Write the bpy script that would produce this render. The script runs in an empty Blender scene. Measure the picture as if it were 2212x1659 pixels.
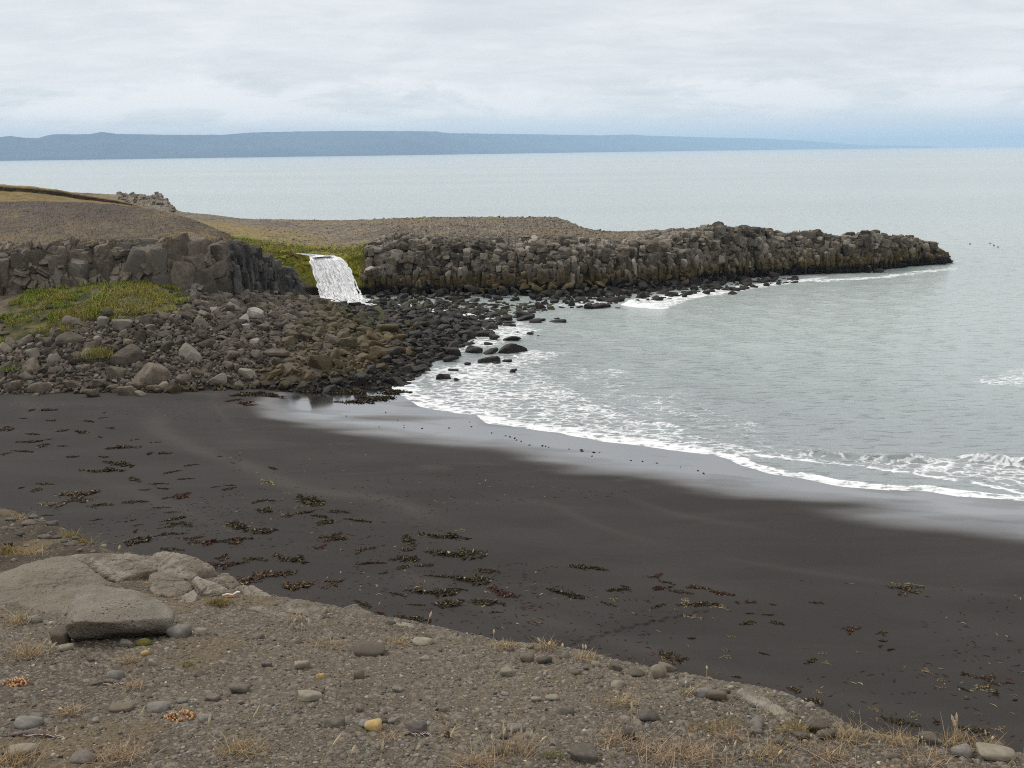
import bpy, bmesh, math, random
import numpy as np
from mathutils import Matrix, Vector

random.seed(7)
RNG = np.random.default_rng(11)
SC = bpy.context.scene
COL = SC.collection

# ------------------------------------------------------------------ camera
CAM_Z = 20.0
FPX, CX, CY = 2170.0, 1106.0, 829.5
PITCH, ROLL = math.radians(12.99), math.radians(0.70)
RM = Matrix.Rotation(math.pi / 2 - PITCH, 4, 'X') @ Matrix.Rotation(-ROLL, 4, 'Z')
R3 = np.array([[RM[i][j] for j in range(3)] for i in range(3)])
cam_d = bpy.data.cameras.new('camera')
cam = bpy.data.objects.new('camera', cam_d)
COL.objects.link(cam)
cam.matrix_world = Matrix.Translation((0, 0, CAM_Z)) @ RM
cam_d.sensor_width = 36.0
cam_d.lens = 36.0 * FPX / 2212.0
cam_d.clip_start = 0.1
cam_d.clip_end = 200000.0
SC.camera = cam

def ray(px, py):
    d = np.stack([(np.asarray(px, float) - CX) / FPX, -(np.asarray(py, float) - CY) / FPX,
                  -np.ones_like(np.asarray(px, float))], -1)
    return d @ R3.T

def at_z(px, py, z=0.0):
    d = ray(px, py)
    t = (np.asarray(z) - CAM_Z) / d[..., 2]
    p = d * t[..., None]
    p[..., 2] += CAM_Z
    return p

def at_y(px, py, Y):
    d = ray(px, py)
    t = np.asarray(Y) / d[..., 1]
    p = d * t[..., None]
    p[..., 2] += CAM_Z
    return p

def project(P):
    q = (np.asarray(P, float) - np.array([0, 0, CAM_Z])) @ R3
    w = np.maximum(-q[..., 2], 1e-6)
    return CX + FPX * q[..., 0] / w, CY - FPX * q[..., 1] / w

def on_surface(px, py, hfun, z0=0.0, n=40, damp=0.7):
    z = np.full(np.shape(px), float(z0))
    for _ in range(n):
        p = at_z(px, py, z)
        z = z * (1 - damp) + damp * hfun(p[..., 0], p[..., 1])
    p = at_z(px, py, z)
    return p

# ------------------------------------------------------------------ numpy noise
def _h(ix, iy, iz, s):
    n = (ix.astype(np.int64) * 374761393 + iy.astype(np.int64) * 668265263 + iz.astype(np.int64) * 2147483647 * 3 + s * 1274126177) & 0xFFFFFFFF
    n = ((n ^ (n >> 13)) * 1274126177) & 0xFFFFFFFF
    n = ((n ^ (n >> 16)) * 2246822519) & 0xFFFFFFFF
    n = n ^ (n >> 15)
    return (n & 0xFFFFFF) / float(0x1000000)

def vnoise(P, s=0):
    P = np.asarray(P, float)
    i = np.floor(P).astype(np.int64)
    f = P - i
    f = f * f * (3 - 2 * f)
    r = 0
    for a in (0, 1):
        wx = f[..., 0] if a else 1 - f[..., 0]
        for b in (0, 1):
            wy = f[..., 1] if b else 1 - f[..., 1]
            for c in (0, 1):
                wz = f[..., 2] if c else 1 - f[..., 2]
                r = r + wx * wy * wz * _h(i[..., 0] + a, i[..., 1] + b, i[..., 2] + c, s)
    return r * 2 - 1

def fbm(P, o=4, s=0, g=0.5):
    P = np.asarray(P, float)
    r, a, t = 0, 1.0, 0
    for k in range(o):
        r = r + a * vnoise(P * (2.03 ** k) + k * 17.3, s + k)
        t += a
        a *= g
    return r / t

def worley(P, s=0, j=1.0):
    """F1, F2, three random numbers of the nearest cell, vector from its centre"""
    P = np.asarray(P, float)
    i = np.floor(P).astype(np.int64)
    f1 = np.full(P.shape[:-1], 9.0); f2 = f1.copy()
    rid = np.zeros(P.shape); cv = np.zeros(P.shape)
    for a in (-1, 0, 1):
        for b in (-1, 0, 1):
            for c in (-1, 0, 1):
                cx, cy, cz = i[..., 0] + a, i[..., 1] + b, i[..., 2] + c
                v = np.stack([P[..., 0] - cx - .5 - j * (_h(cx, cy, cz, s) - .5), P[..., 1] - cy - .5 - j * (_h(cx, cy, cz, s + 1) - .5),
                              P[..., 2] - cz - .5 - j * (_h(cx, cy, cz, s + 2) - .5)], -1)
                d = np.sqrt((v * v).sum(-1))
                n1 = d < f1
                f2 = np.where(n1, f1, np.minimum(f2, d))
                f1 = np.where(n1, d, f1)
                rr = np.stack([_h(cx, cy, cz, s + 5), _h(cx, cy, cz, s + 6), _h(cx, cy, cz, s + 7)], -1)
                rid = np.where(n1[..., None], rr, rid)
                cv = np.where(n1[..., None], v, cv)
    return f1, f2, rid, cv

def sstep(a, b, x):
    t = np.clip((x - a) / (b - a), 0, 1)
    return t * t * (3 - 2 * t)

def seg_dist(P, L):
    """distance to polyline L, signed (+ on its left side), and the distance along it"""
    x, y = P
    best = np.full(np.shape(x), 1e9); sg = np.ones(np.shape(x)); al = np.zeros(np.shape(x)); acc = 0.0
    for k in range(len(L) - 1):
        a, b = L[k], L[k + 1]
        ab = b - a; l = math.hypot(*ab)
        t = np.clip(((x - a[0]) * ab[0] + (y - a[1]) * ab[1]) / (l * l), 0, 1)
        dx, dy = x - a[0] - t * ab[0], y - a[1] - t * ab[1]
        d = np.hypot(dx, dy)
        s = np.where(ab[0] * dy - ab[1] * dx > 0, 1.0, -1.0)
        m = d < best - 1e-9
        best = np.where(m, d, best); sg = np.where(m, s, sg); al = np.where(m, acc + t * l, al)
        acc += l
    return best * sg, al

def in_poly(x, y, poly):
    r = np.zeros(np.shape(x), bool)
    n = len(poly)
    for k in range(n):
        (x1, y1), (x2, y2) = poly[k], poly[(k + 1) % n]
        c = ((y1 > y) != (y2 > y)) & (x < (x2 - x1) * (y - y1) / ((y2 - y1) or 1e-9) + x1)
        r ^= c
    return r

def poly_mask(x, y, poly, soft):
    """1 inside, 0 outside, soft edge of given width (any units)"""
    d, _ = seg_dist((x, y), [np.array(p, float) for p in list(poly) + [poly[0]]])
    d = np.abs(d)
    d = np.where(in_poly(x, y, poly), d, -d)
    return sstep(-soft, soft, d)

# ------------------------------------------------------------------ mesh making
def mesh_np(name, V, F, mats=(), smooth=True, attrs=None, uv=None):
    me = bpy.data.meshes.new(name)
    V = np.ascontiguousarray(V, dtype=np.float32).reshape(-1, 3)
    F = np.ascontiguousarray(F, dtype=np.int32)
    n = F.shape[1]
    me.vertices.add(len(V)); me.vertices.foreach_set('co', V.ravel())
    me.loops.add(F.size); me.loops.foreach_set('vertex_index', F.ravel())
    me.polygons.add(len(F))
    me.polygons.foreach_set('loop_start', np.arange(0, F.size, n, dtype=np.int32))
    me.polygons.foreach_set('loop_total', np.full(len(F), n, dtype=np.int32))
    me.polygons.foreach_set('use_smooth', np.full(len(F), bool(smooth)))
    me.update(calc_edges=True)
    for k, v in (attrs or {}).items():
        v = np.asarray(v, np.float32)
        if v.ndim == 1:
            a = me.attributes.new(k, 'FLOAT', 'POINT'); a.data.foreach_set('value', np.ascontiguousarray(v))
        else:
            if v.shape[1] == 3:
                v = np.concatenate([v, np.ones((len(v), 1), np.float32)], 1)
            a = me.attributes.new(k, 'FLOAT_COLOR', 'POINT'); a.data.foreach_set('color', np.ascontiguousarray(v).ravel())
    for m in mats:
        me.materials.append(m)
    return me

def grid_faces(nu, nv):
    i = np.arange(nu - 1)[:, None] * nv + np.arange(nv - 1)[None]
    return np.stack([i, i + nv, i + nv + 1, i + 1], -1).reshape(-1, 4)

def link(name, me, parent=None, label=None, cat=None, group=None, kind=None, loc=None):
    o = bpy.data.objects.new(name, me)
    COL.objects.link(o)
    if parent is not None: o.parent = parent
    if loc is not None: o.location = loc
    if label: o['label'] = label
    if cat: o['category'] = cat
    if group: o['group'] = group
    if kind: o['kind'] = kind
    return o

_ico = {}
def ico(level):
    if level not in _ico:
        bm = bmesh.new(); bmesh.ops.create_icosphere(bm, subdivisions=level, radius=1.0)
        bm.verts.ensure_lookup_table()
        V = np.array([v.co[:] for v in bm.verts]); V /= np.linalg.norm(V, axis=1, keepdims=True)
        F = np.array([[v.index for v in f.verts] for f in bm.faces]); bm.free()
        _ico[level] = (V, F)
    return _ico[level]

def planes_shape(D, N, dist, p):
    """radius along directions D of the rounded convex body bounded by planes n.x = dist"""
    q = np.maximum(D @ N.T / dist[None], 1e-4)
    m = q.max(1)
    return 1.0 / (m * ((q / m[:, None]) ** p).sum(1) ** (1.0 / p))

def rock_shape(seed, level=3, p=16, n=13, asp=(1, .8, .65), rough=.05, lo=.62):
    rg = np.random.default_rng(seed)
    D, F = ico(level)
    N = rg.normal(size=(n, 3)); N /= np.linalg.norm(N, axis=1, keepdims=True)
    N = np.concatenate([N, [[1, 0, 0], [-1, 0, 0], [0, 1, 0], [0, -1, 0], [0, 0, 1], [0, 0, -1]]])
    ds = np.concatenate([rg.uniform(lo, 1.0, n), rg.uniform(.85, 1.05, 6)])
    r = planes_shape(D, N, ds, p)
    r = r * (1 + rough * fbm(D * 3.0 + seed * 3.1, 3, seed))
    return D * r[:, None] * np.array(asp), F

def hull_planes(P):
    bm = bmesh.new()
    for p in P: bm.verts.new(p)
    res = bmesh.ops.convex_hull(bm, input=bm.verts)
    bmesh.ops.recalc_face_normals(bm, faces=bm.faces)
    N = np.array([f.normal[:] for f in bm.faces]); C = np.array([f.verts[0].co[:] for f in bm.faces])
    bm.free()
    return N, (N * C).sum(1)

def hull_rock(P, level=5, p=24, rough=.02, nscale=3.0, seed=0):
    """rounded rock through a cloud of points: returns vertices about their centre, faces, centre"""
    P = np.asarray(P, float); c = P.mean(0)
    N, d = hull_planes(P - c)
    d = np.maximum(d, 1e-3)
    D, F = ico(level)
    r = planes_shape(D, N, d, p)
    V = D * r[:, None]
    s = np.abs(P - c).max()
    V = V + D * (fbm(V / s * nscale + seed * 5.3, 5, seed) * rough * s)[:, None]
    return V, F, c

# ------------------------------------------------------------------ materials
class NT:
    def __init__(self, name):
        self.m = bpy.data.materials.new(name); self.m.use_nodes = True
        self.t = self.m.node_tree; self.t.nodes.clear()
        self.out = self.t.nodes.new('ShaderNodeOutputMaterial')
    def n(self, typ, props=None, **inp):
        nd = self.t.nodes.new('ShaderNode' + typ)
        for k, v in (props or {}).items(): setattr(nd, k, v)
        for k, v in inp.items():
            key = int(k[1:]) if k[0] == '_' and k[1:].isdigit() else k.replace('_', ' ')
            s = nd.inputs[key]
            if hasattr(v, 'bl_idname') or isinstance(v, bpy.types.NodeSocket):
                self.t.links.new(v if isinstance(v, bpy.types.NodeSocket) else v.outputs[0], s)
            else:
                if s.type == 'RGBA' and len(v) == 3: v = (*v, 1.0)
                s.default_value = v
        return nd
    def math(self, op, a, b=0.0, c=None, clamp=False):
        nd = self.n('Math', {'operation': op, 'use_clamp': clamp}, _0=a, _1=b)
        if c is not None:
            if isinstance(c, (int, float)): nd.inputs[2].default_value = c
            else: self.t.links.new(c if isinstance(c, bpy.types.NodeSocket) else c.outputs[0], nd.inputs[2])
        return nd.outputs[0]
    def ramp(self, f, a, b, lo=0.0, hi=1.0, smooth=True):
        nd = self.n('MapRange', {'interpolation_type': 'SMOOTHSTEP' if smooth else 'LINEAR'}, Value=f)
        for k, v in zip(('From Min', 'From Max', 'To Min', 'To Max'), (a, b, lo, hi)): nd.inputs[k].default_value = v
        return nd.outputs[0]
    def mix(self, f, a, b, mode='MIX'):
        nd = self.t.nodes.new('ShaderNodeMix'); nd.data_type = 'RGBA'; nd.blend_type = mode
        for s, v in ((nd.inputs[0], f), (nd.inputs[6], a), (nd.inputs[7], b)):
            if isinstance(v, bpy.types.NodeSocket): self.t.links.new(v, s)
            elif isinstance(v, (int, float)): s.default_value = v
            else: s.default_value = (*v, 1.0) if len(v) == 3 else v
        return nd.outputs[2]
    def noise(self, vec, scale, detail=4, rough=.55, dist=0.0, w=None):
        nd = self.n('TexNoise', None, Vector=vec, Scale=scale, Detail=float(detail), Roughness=rough, Distortion=dist)
        return nd.outputs[0]
    def attr(self, name, col=False):
        nd = self.n('Attribute', {'attribute_name': name})
        return nd.outputs['Color' if col else 'Fac']
    def scale(self, vec, s):
        return self.n('Mapping', None, Vector=vec, Scale=s).outputs[0]
    def pos(self): return self.n('NewGeometry').outputs['Position']
    def bsdf(self, **k):
        b = self.n('BsdfPrincipled', None, **k)
        self.t.links.new(b.outputs[0], self.out.inputs[0])
        return b
    def bump(self, h, strength, dist, normal=None):
        nd = self.n('Bump', None, Height=h, Strength=strength, Distance=dist)
        if normal is not None: self.t.links.new(normal, nd.inputs['Normal'])
        return nd.outputs[0]

def rock_material(name, c1, c2, c3, bump=.3, pale=.15, scale=3.0, coord='Object', rough=.9, weed=None, var=.35, pits=False, pit_amt=.75, rnd_hue=None):
    """two stone tones, pale lichen blotches; weed: (z0, z1, z2) heights of the black weed and the olive band above it"""
    k = NT(name)
    tc = k.n('TexCoord').outputs[coord]
    rnd = k.n('ObjectInfo').outputs['Random']
    isl = k.n('NewGeometry').outputs['Random Per Island']
    r = k.math('FRACT', k.math('ADD', rnd, isl))
    off = k.n('VectorMath', {'operation': 'ADD'}, _0=tc, _1=k.n('CombineXYZ', None, X=k.math('MULTIPLY', r, 37.0), Y=k.math('MULTIPLY', r, 91.0)))
    v = off.outputs[0]
    f1 = k.noise(v, scale, 6, .6)
    f2 = k.noise(v, scale * 4.3, 4, .65)
    c = k.mix(k.ramp(f1, .38, .62), c1, c2)
    c = k.mix(k.math('MULTIPLY', k.ramp(f2, .55, .75), pale * 3, clamp=True), c, c3)
    if rnd_hue is not None:
        c = k.mix(k.ramp(k.math('FRACT', k.math('MULTIPLY', r, 13.7)), .55, 1.0), c, rnd_hue)
    c = k.mix(1.0, c, k.n('CombineColor', None, Red=k.ramp(r, 0, 1, 1 - var, 1 + var, False), Green=k.ramp(r, 0, 1, 1 - var, 1 + var, False), Blue=k.ramp(r, 0, 1, 1 - var, 1 + var, False)).outputs[0], 'MULTIPLY')
    if weed:
        z = k.n('SeparateXYZ', None, Vector=k.pos()).outputs[2]
        zn = k.math('ADD', z, k.math('MULTIPLY', k.math('SUBTRACT', k.noise(k.pos(), .55, 5, .65), .5), weed[3] if len(weed) > 3 else 1.6))
        blotch = k.noise(k.pos(), 1.3, 4, .6)
        olive = k.mix(k.ramp(blotch, .38, .62), (.060, .045, .018), (.095, .066, .021))
        fo = k.math('MULTIPLY', k.ramp(zn, weed[1], weed[2], 1, 0), k.ramp(k.noise(k.pos(), .8, 4, .6), .34, .56))
        c = k.mix(fo, c, olive)
        dark = k.mix(k.ramp(k.noise(k.pos(), 2.2, 4, .6), .42, .62), (.011, .010, .009), (.026, .020, .012))
        c = k.mix(k.ramp(zn, weed[0], weed[1], 1, 0), c, dark)
    h = k.math('ADD', k.math('MULTIPLY', f2, .5), k.noise(v, scale * 11, 4, .7))
    if pits:
        vo = k.n('TexVoronoi', None, Vector=v, Scale=scale * 7.0, Randomness=1.0).outputs['Distance']
        pm = k.math('MULTIPLY', k.ramp(vo, .06, .16, 1, 0), k.ramp(k.noise(v, scale * 3.0, 2), .46, .56))
        c = k.mix(k.math('MULTIPLY', pm, pit_amt), c, (.035, .03, .024))
        h = k.math('SUBTRACT', h, k.math('MULTIPLY', pm, 1.5))
    b = k.bsdf(Base_Color=c, Roughness=rough, Normal=k.bump(h, bump, .05))
    b.inputs['Specular IOR Level'].default_value = .25
    return k.m
# ------------------------------------------------------------------ light and sky
SUN_EL, SUN_AZ = math.radians(48), math.radians(-52)      # azimuth from +Y towards +X
w = bpy.data.worlds.new('World'); SC.world = w; w.use_nodes = True
wt = w.node_tree; wt.nodes.clear()
class WN(NT):
    def __init__(self, tree):
        self.t = tree
W = WN(wt)
wout = wt.nodes.new('ShaderNodeOutputWorld')
sky = wt.nodes.new('ShaderNodeTexSky'); sky.sky_type = 'NISHITA'; sky.sun_disc = False
sky.sun_elevation = SUN_EL; sky.sun_rotation = SUN_AZ
gen = wt.nodes.new('ShaderNodeTexCoord').outputs['Generated']
sep = W.n('SeparateXYZ', None, Vector=gen)
dz = W.math('MAXIMUM', sep.outputs[2], 0.0)
inv = W.math('DIVIDE', 1.0, W.math('ADD', dz, 0.14))
plane = W.n('CombineXYZ', None, X=W.math('MULTIPLY', sep.outputs[0], inv), Y=W.math('MULTIPLY', sep.outputs[1], inv)).outputs[0]
st1 = W.noise(W.scale(plane, (.85, 1.0, 1)), 1.5, 7, .6, .5)
st2 = W.noise(W.scale(plane, (.75, 1.2, 1)), 4.2, 6, .62, .5)
stv = W.math('ADD', W.math('MULTIPLY', st1, .6), W.math('MULTIPLY', st2, .4))
cl = W.mix(W.ramp(stv, .31, .71), (.585, .604, .622), (.745, .747, .745))
# low bank of cumulus over the far shore
cc = W.n('CombineXYZ', None, X=W.math('MULTIPLY', W.math('ARCTAN2', sep.outputs[0], sep.outputs[1]), 5.0), Y=W.math('MULTIPLY', dz, 19.0)).outputs[0]
cu = W.noise(cc, 1.7, 7, .6, .3)
cu_top = W.math('ADD', W.math('MULTIPLY', W.math('SUBTRACT', W.noise(W.scale(cc, (1, .25, 1)), 1.5, 5, .6), .5), .07), .068)
cum = W.math('MULTIPLY', W.ramp(W.math('SUBTRACT', cu_top, dz), -.002, .010), W.ramp(cu, .41, .55))
cum = W.math('MULTIPLY', cum, W.ramp(dz, .018, .040))
cl = W.mix(W.math('MULTIPLY', cum, .95), cl, (.785, .775, .775))
# clearer blue-grey air under the cloud base
low = W.math('ADD', dz, W.math('MULTIPLY', W.math('SUBTRACT', W.noise(W.scale(cc, (.8, .5, 1)), 1.6, 5, .6), .5), .030))
cl = W.mix(W.ramp(low, .016, .038, 1, 0), cl, (.61, .645, .695))
upr, upg, upb = (W.ramp(sep.outputs[2], .14, .9, 1.0, v_, False) for v_ in (1.18, 1.12, 1.06))
cloud = W.n('Background', None, Color=W.mix(1.0, cl, W.n('CombineColor', None, Red=upr, Green=upg, Blue=upb).outputs[0], 'MULTIPLY'), Strength=1.0)
bsky = W.n('Background', None, Color=sky.outputs[0], Strength=0.10)
ms = W.n('MixShader', None, Fac=.93)
wt.links.new(bsky.outputs[0], ms.inputs[1]); wt.links.new(cloud.outputs[0], ms.inputs[2])
wt.links.new(ms.outputs[0], wout.inputs[0])

sl = bpy.data.lights.new('sun', 'SUN'); sl.energy = 1.5; sl.angle = math.radians(20); sl.color = (1.0, .95, .87)
so = bpy.data.objects.new('sun', sl); COL.objects.link(so)
sd = Vector((math.sin(SUN_AZ) * math.cos(SUN_EL), math.cos(SUN_AZ) * math.cos(SUN_EL), math.sin(SUN_EL)))
so.rotation_euler = (-sd).to_track_quat('-Z', 'Y').to_euler()
so.location = sd * 200
SC.view_settings.view_transform = 'Standard'; SC.view_settings.look = 'None'
SC.view_settings.exposure = 0.32; SC.view_settings.gamma = 1.0
SC.cycles.use_denoising = False; SC.cycles.filter_width = 1.05
SC.cycles.sample_clamp_direct = 2.5; SC.cycles.sample_clamp_indirect = 1.5; SC.cycles.max_bounces = 6; SC.cycles.volume_bounces = 1

# haze: one thin even volume round everything
hz = NT('haze_air')
pv = hz.n('VolumePrincipled', None, Color=(.53, .748, .985), Density=5.8e-5)
pv.inputs['Anisotropy'].default_value = 0.0
hz.t.links.new(pv.outputs[0], hz.out.inputs['Volume'])
hz.m.cycles.homogeneous_volume = True
def box(x0, x1, y0, y1, z0, z1):
    V = [(x, y, z) for x in (x0, x1) for y in (y0, y1) for z in (z0, z1)]
    F = [(0, 1, 3, 2), (4, 6, 7, 5), (0, 4, 5, 1), (2, 3, 7, 6), (0, 2, 6, 4), (1, 5, 7, 3)]
    return np.array(V, float), np.array(F)
V, F = box(-42000, 42000, -900, 41500, -9, 380)
link('haze', mesh_np('haze', V, F, [hz.m], False), kind='stuff')

# ------------------------------------------------------------------ plan lines (all traced once, then world coordinates)
W_px = [(3100, 1215), (2600, 1125), (2400, 1097), (2208, 1073), (2075, 1062), (2002, 1051), (1913, 1050), (1810, 1039), (1765, 1029), (1677, 1017), (1630, 1003), (1594, 987),
        (1554, 976), (1474, 967), (1395, 955), (1315, 947), (1247, 935), (1223, 928), (1175, 923), (1076, 911), (1060, 901), (1048, 892), (988, 887), (925, 875), (917, 869),
        (889, 853), (873, 838), (873, 822)]
wl = at_z(*np.array(W_px, float).T)[:, :2]
WLINE = [np.array(p) for p in wl] + [np.array([-18.0, 100.0]), np.array([-22.0, 160.0])]
def beach_sd(x, y): return seg_dist((x, y), WLINE)[0]
def beach_h(x, y):
    s = beach_sd(x, y)
    sp = np.maximum(s, 0)
    up = 2.1 * (1 - np.exp(-sp * .040 / 2.1))
    berm = .10 * np.exp(-((s - 22) / 2.2) ** 2) + .05 * np.exp(-((s - 13) / 1.5) ** 2)
    z = np.where(s > 0, up + berm, np.maximum(s * .055, -3.0))
    P = np.stack([x * .13, y * .13, np.zeros_like(x)], -1)
    return z + .05 * fbm(P, 3, 3) * sstep(2, 14, sp)

def on_beach(px, py): return on_surface(np.asarray(px, float), np.asarray(py, float), beach_h, .5)

B_px = [(2700, 1235), (2400, 1170), (2208, 1141), (2090, 1121), (1972, 1103), (1854, 1088), (1736, 1076), (1647, 1060), (1559, 1049), (1514, 1044), (1434, 1030), (1355, 1017), (1275, 1006),
        (1195, 990), (1076, 967), (996, 957), (937, 945), (857, 933), (757, 921), (678, 909), (622, 892), (600, 870), (625, 848), (700, 838)]
bl = on_beach(*np.array(B_px, float).T)[:, :2]
WETPOLY = [tuple(p) for p in bl] + [(-20.0, 92.0)] + [tuple(p) for p in wl[::-1]]

# ------------------------------------------------------------------ beach
def axis(pts):
    out = []
    for a, b, n in pts: out += list(np.linspace(a, b, n, endpoint=False))
    return np.array(out + [pts[-1][1]])
bx = axis([(-160, -50, 60), (-50, -1, 260), (-1, 15, 260), (15, 48, 175), (48, 260, 90)])
by = axis([(8, 24, 30), (24, 37, 105), (37, 50, 200), (50, 92, 345), (92, 130, 40)])
X, Y = np.meshgrid(bx, by, indexing='ij')
Z = beach_h(X, Y)
FT = on_beach(*np.array([(1084.3 + a / 3.273, 1152 + b / 3.273) for a, b in ((160, 530), (215, 512), (440, 800), (500, 790), (552, 770), (610, 752), (655, 735), (708, 722), (757, 710), (815, 690), (875, 676), (918, 662), (968, 652), (1015, 640), (1072, 626), (1130, 616), (1175, 603), (1230, 592), (1282, 585), (1340, 571), (1385, 561), (1440, 550))], float).T)
for q_, f_ in enumerate(FT):
    a_ = .35; u_ = (X - f_[0]) * math.cos(a_) + (Y - f_[1]) * math.sin(a_); v_ = -(X - f_[0]) * math.sin(a_) + (Y - f_[1]) * math.cos(a_) + (.06 if q_ % 2 else -.06)
    e_ = (u_ / .17) ** 2 + (v_ / .10) ** 2
    Z = Z - .075 * np.exp(-e_ ** 2) + .02 * np.exp(-((e_ - 2.2) / .8) ** 2)
xf, yf = X.ravel(), Y.ravel()
jit = fbm(np.stack([xf * .10, yf * .35, 0 * xf], -1), 3, 21)
wet = poly_mask(xf + jit * 1.0, yf + jit * 2.2, WETPOLY, 2.7)
lens = on_beach(np.array([843., 885.]), np.array([903., 877.]))
for c, (ra, rb), s in ((lens[0], (5.2, 1.15), .8), (lens[1], (1.6, .7), .5)):
    d = np.hypot((xf - c[0] + .25 * jit) / ra, (yf - c[1] + jit * .5) / rb)
    wet = wet * (1 - s * sstep(1.15, .35, d))
strk = fbm(np.stack([xf * .12, yf * .8, 0 * xf + 4], -1), 4, 33)
wet = wet * (1 - .35 * sstep(.1, .5, strk) * sstep(1.0, 5.0, beach_sd(xf, yf)))
# streaks of drier, browner sand that the last tides left along the berm
run = fbm(np.stack([xf * .30 - yf * .10, yf * 1.1 + xf * .25, 0 * xf], -1), 4, 37)
wet = np.clip(wet * (1 - .30 * sstep(.05, .4, run)) , 0, 1)
wet = np.clip(wet * 1.15, 0, 1)
sdv = beach_sd(xf, yf)
wr = fbm(np.stack([xf * .05, yf * .05, 0 * xf], -1), 3, 28)
tide = np.zeros_like(xf)
for c0, wd_, am in ((21.5, .8, 1.0), (17.0, .35, .5), (12.2, .5, .6), (8.0, .3, .45), (29.0, .6, .5)):
    tide = np.maximum(tide, am * np.exp(-((sdv + 3.2 * wr - c0) / wd_) ** 2) * sstep(-.25, .3, fbm(np.stack([xf * .09, yf * .09, 0 * xf + c0], -1), 3, 30)))
damp = sstep(26, 11, sdv + 3.0 * fbm(np.stack([xf * .05, yf * .05, 0 * xf], -1), 3, 8))
k = NT('black_sand')
P = k.pos()
wt_, dm = k.attr('wet'), k.attr('damp')
n1 = k.noise(k.scale(P, (.10, .32, .3)), 1.0, 5, .55, .5)
n2 = k.noise(P, 1.6, 5, .6)
n3 = k.noise(P, 30.0, 2, .6)
c = k.mix(k.ramp(n1, .35, .68), (.037, .0335, .0315), (.047, .0425, .0400))
c = k.mix(k.math('MULTIPLY', k.ramp(k.noise(k.scale(P, (.06, .22, .2)), 1.7, 6, .6, 1.0), .56, .74), k.math('MULTIPLY', dm, .55)), c, (.082, .070, .060))
c = k.mix(k.ramp(n3, .3, .75, 0, .5), c, k.mix(1.0, c, (.55, .55, .55), 'MULTIPLY'))
c = k.mix(k.math('MULTIPLY', k.attr('tide'), .42), c, (.085, .074, .063))
c = k.mix(wt_, c, (.020, .020, .022))
dry_ = k.math('SUBTRACT', 1.0, wt_); rg = k.math('ADD', k.math('MULTIPLY', k.math('MULTIPLY', dry_, dry_), .80), .10)
b = k.bsdf(Base_Color=c, Roughness=rg, Normal=k.bump(k.math('ADD', n2, k.math('MULTIPLY', n3, .25)), k.math('MULTIPLY', k.math('SUBTRACT', 1.0, wt_), .22), .05))
k.t.links.new(k.math('ADD', k.math('MULTIPLY', wt_, 4.0), 1.3), b.inputs['IOR'])
M_SAND = k.m
link('beach', mesh_np('beach', np.stack([X, Y, Z], -1), grid_faces(len(bx), len(by)), [M_SAND], True, {'wet': wet, 'damp': damp, 'tide': tide}), kind='structure')

# ------------------------------------------------------------------ sea
az = np.radians(axis([(-75, -29, 46), (-29, 29, 1160), (29, 78, 48)]))
th = np.radians(np.concatenate([np.linspace(40, 32, 8, endpoint=False), np.linspace(32, 20, 30, endpoint=False), np.linspace(20, 3.2, 560, endpoint=False), np.linspace(3.2, .06, 110), [.0287]]))
rr = CAM_Z / np.tan(th)
A, R = np.meshgrid(az, rr, indexing='ij')
X, Y = R * np.sin(A), R * np.cos(A)
xf, yf, rf = X.ravel(), Y.ravel(), R.ravel()
near = rf < 420
zf = np.zeros_like(xf)
xn, yn = xf[near], yf[near]
front_ = sstep(101, 95, yn)
sd_ = beach_sd(xn, yn)          # negative at sea
def wpoly(px): return [np.array(p) for p in at_z(*np.array(px, float).T)[:, :2]]
ww = (2 * (xn * .9 + yn * .45) + 4 * fbm(np.stack([xn * .05, yn * .05, 0 * xn], -1), 2, 5))
h = .045 * np.sin(ww * .55) + .03 * np.sin((xn * .2 - yn * 1.1) * .9 + 1.0 + 2 * fbm(np.stack([xn * .09, yn * .09, 0 * xn], -1), 2, 9))
h = h + .07 * fbm(np.stack([xn * .35, yn * .5, 0 * xn], -1), 3, 41)
h *= sstep(0, -9, sd_) * sstep(400, 200, rf[near])
foam = np.zeros_like(xn); tint = np.zeros_like(xn)
def crest(px, height, back, front, fl=0.0, taper=3.0, seed=0):
    global h, foam, tint
    L = wpoly(px)
    d, al = seg_dist((xn, yn), L)          # + = left of direction: lines run right to left, so + is shoreward
    d = d + .5 * fbm(np.stack([xn * .3, yn * .3, 0 * xn], -1), 3, seed + 60)
    tot = sum(np.hypot(*(L[k + 1] - L[k])) for k in range(len(L) - 1))
    e = sstep(0.0, taper, al) * sstep(tot, tot - taper, al) * np.where((al <= 0) | (al >= tot), 0, 1)
    e = e * (0.7 + .5 * fbm(np.stack([al * .25, 0 * al, 0 * al], -1), 2, seed + 70))
    p = np.where(d < 0, np.exp(-(d / back) ** 2), np.exp(-(d / front) ** 2))
    h = h + height * p * e
    if fl:
        foam = np.maximum(foam, fl * sstep(1.0, .3, np.abs(d - front * .9) / (front * 1.6)) * sstep(.1, .5, e))
    return d, al, e
crest([(2400, 1018), (2212, 1005), (2179, 1001), (2067, 990), (2031, 990)], .58, 1.3, .32, .42, 3, 1)
crest([(2031, 990), (1943, 993), (1878, 995), (1839, 989), (1790, 985), (1736, 979), (1680, 975)], .70, 1.1, .30, .30, 2.5, 2)
crest([(2300, 893), (2150, 887), (1972, 873), (1854, 855), (1736, 846), (1640, 842)], .34, 1.9, 1.1, 0, 9, 3)
crest([(1800, 745), (1706, 741), (1559, 746), (1400, 752)], .26, 2.0, 1.2, 0, 9, 4)
crest([(1440, 662), (1420, 664), (1380, 661), (1358, 654)], .85, 1.5, .7, 1.2, 1.2, 5)
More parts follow.
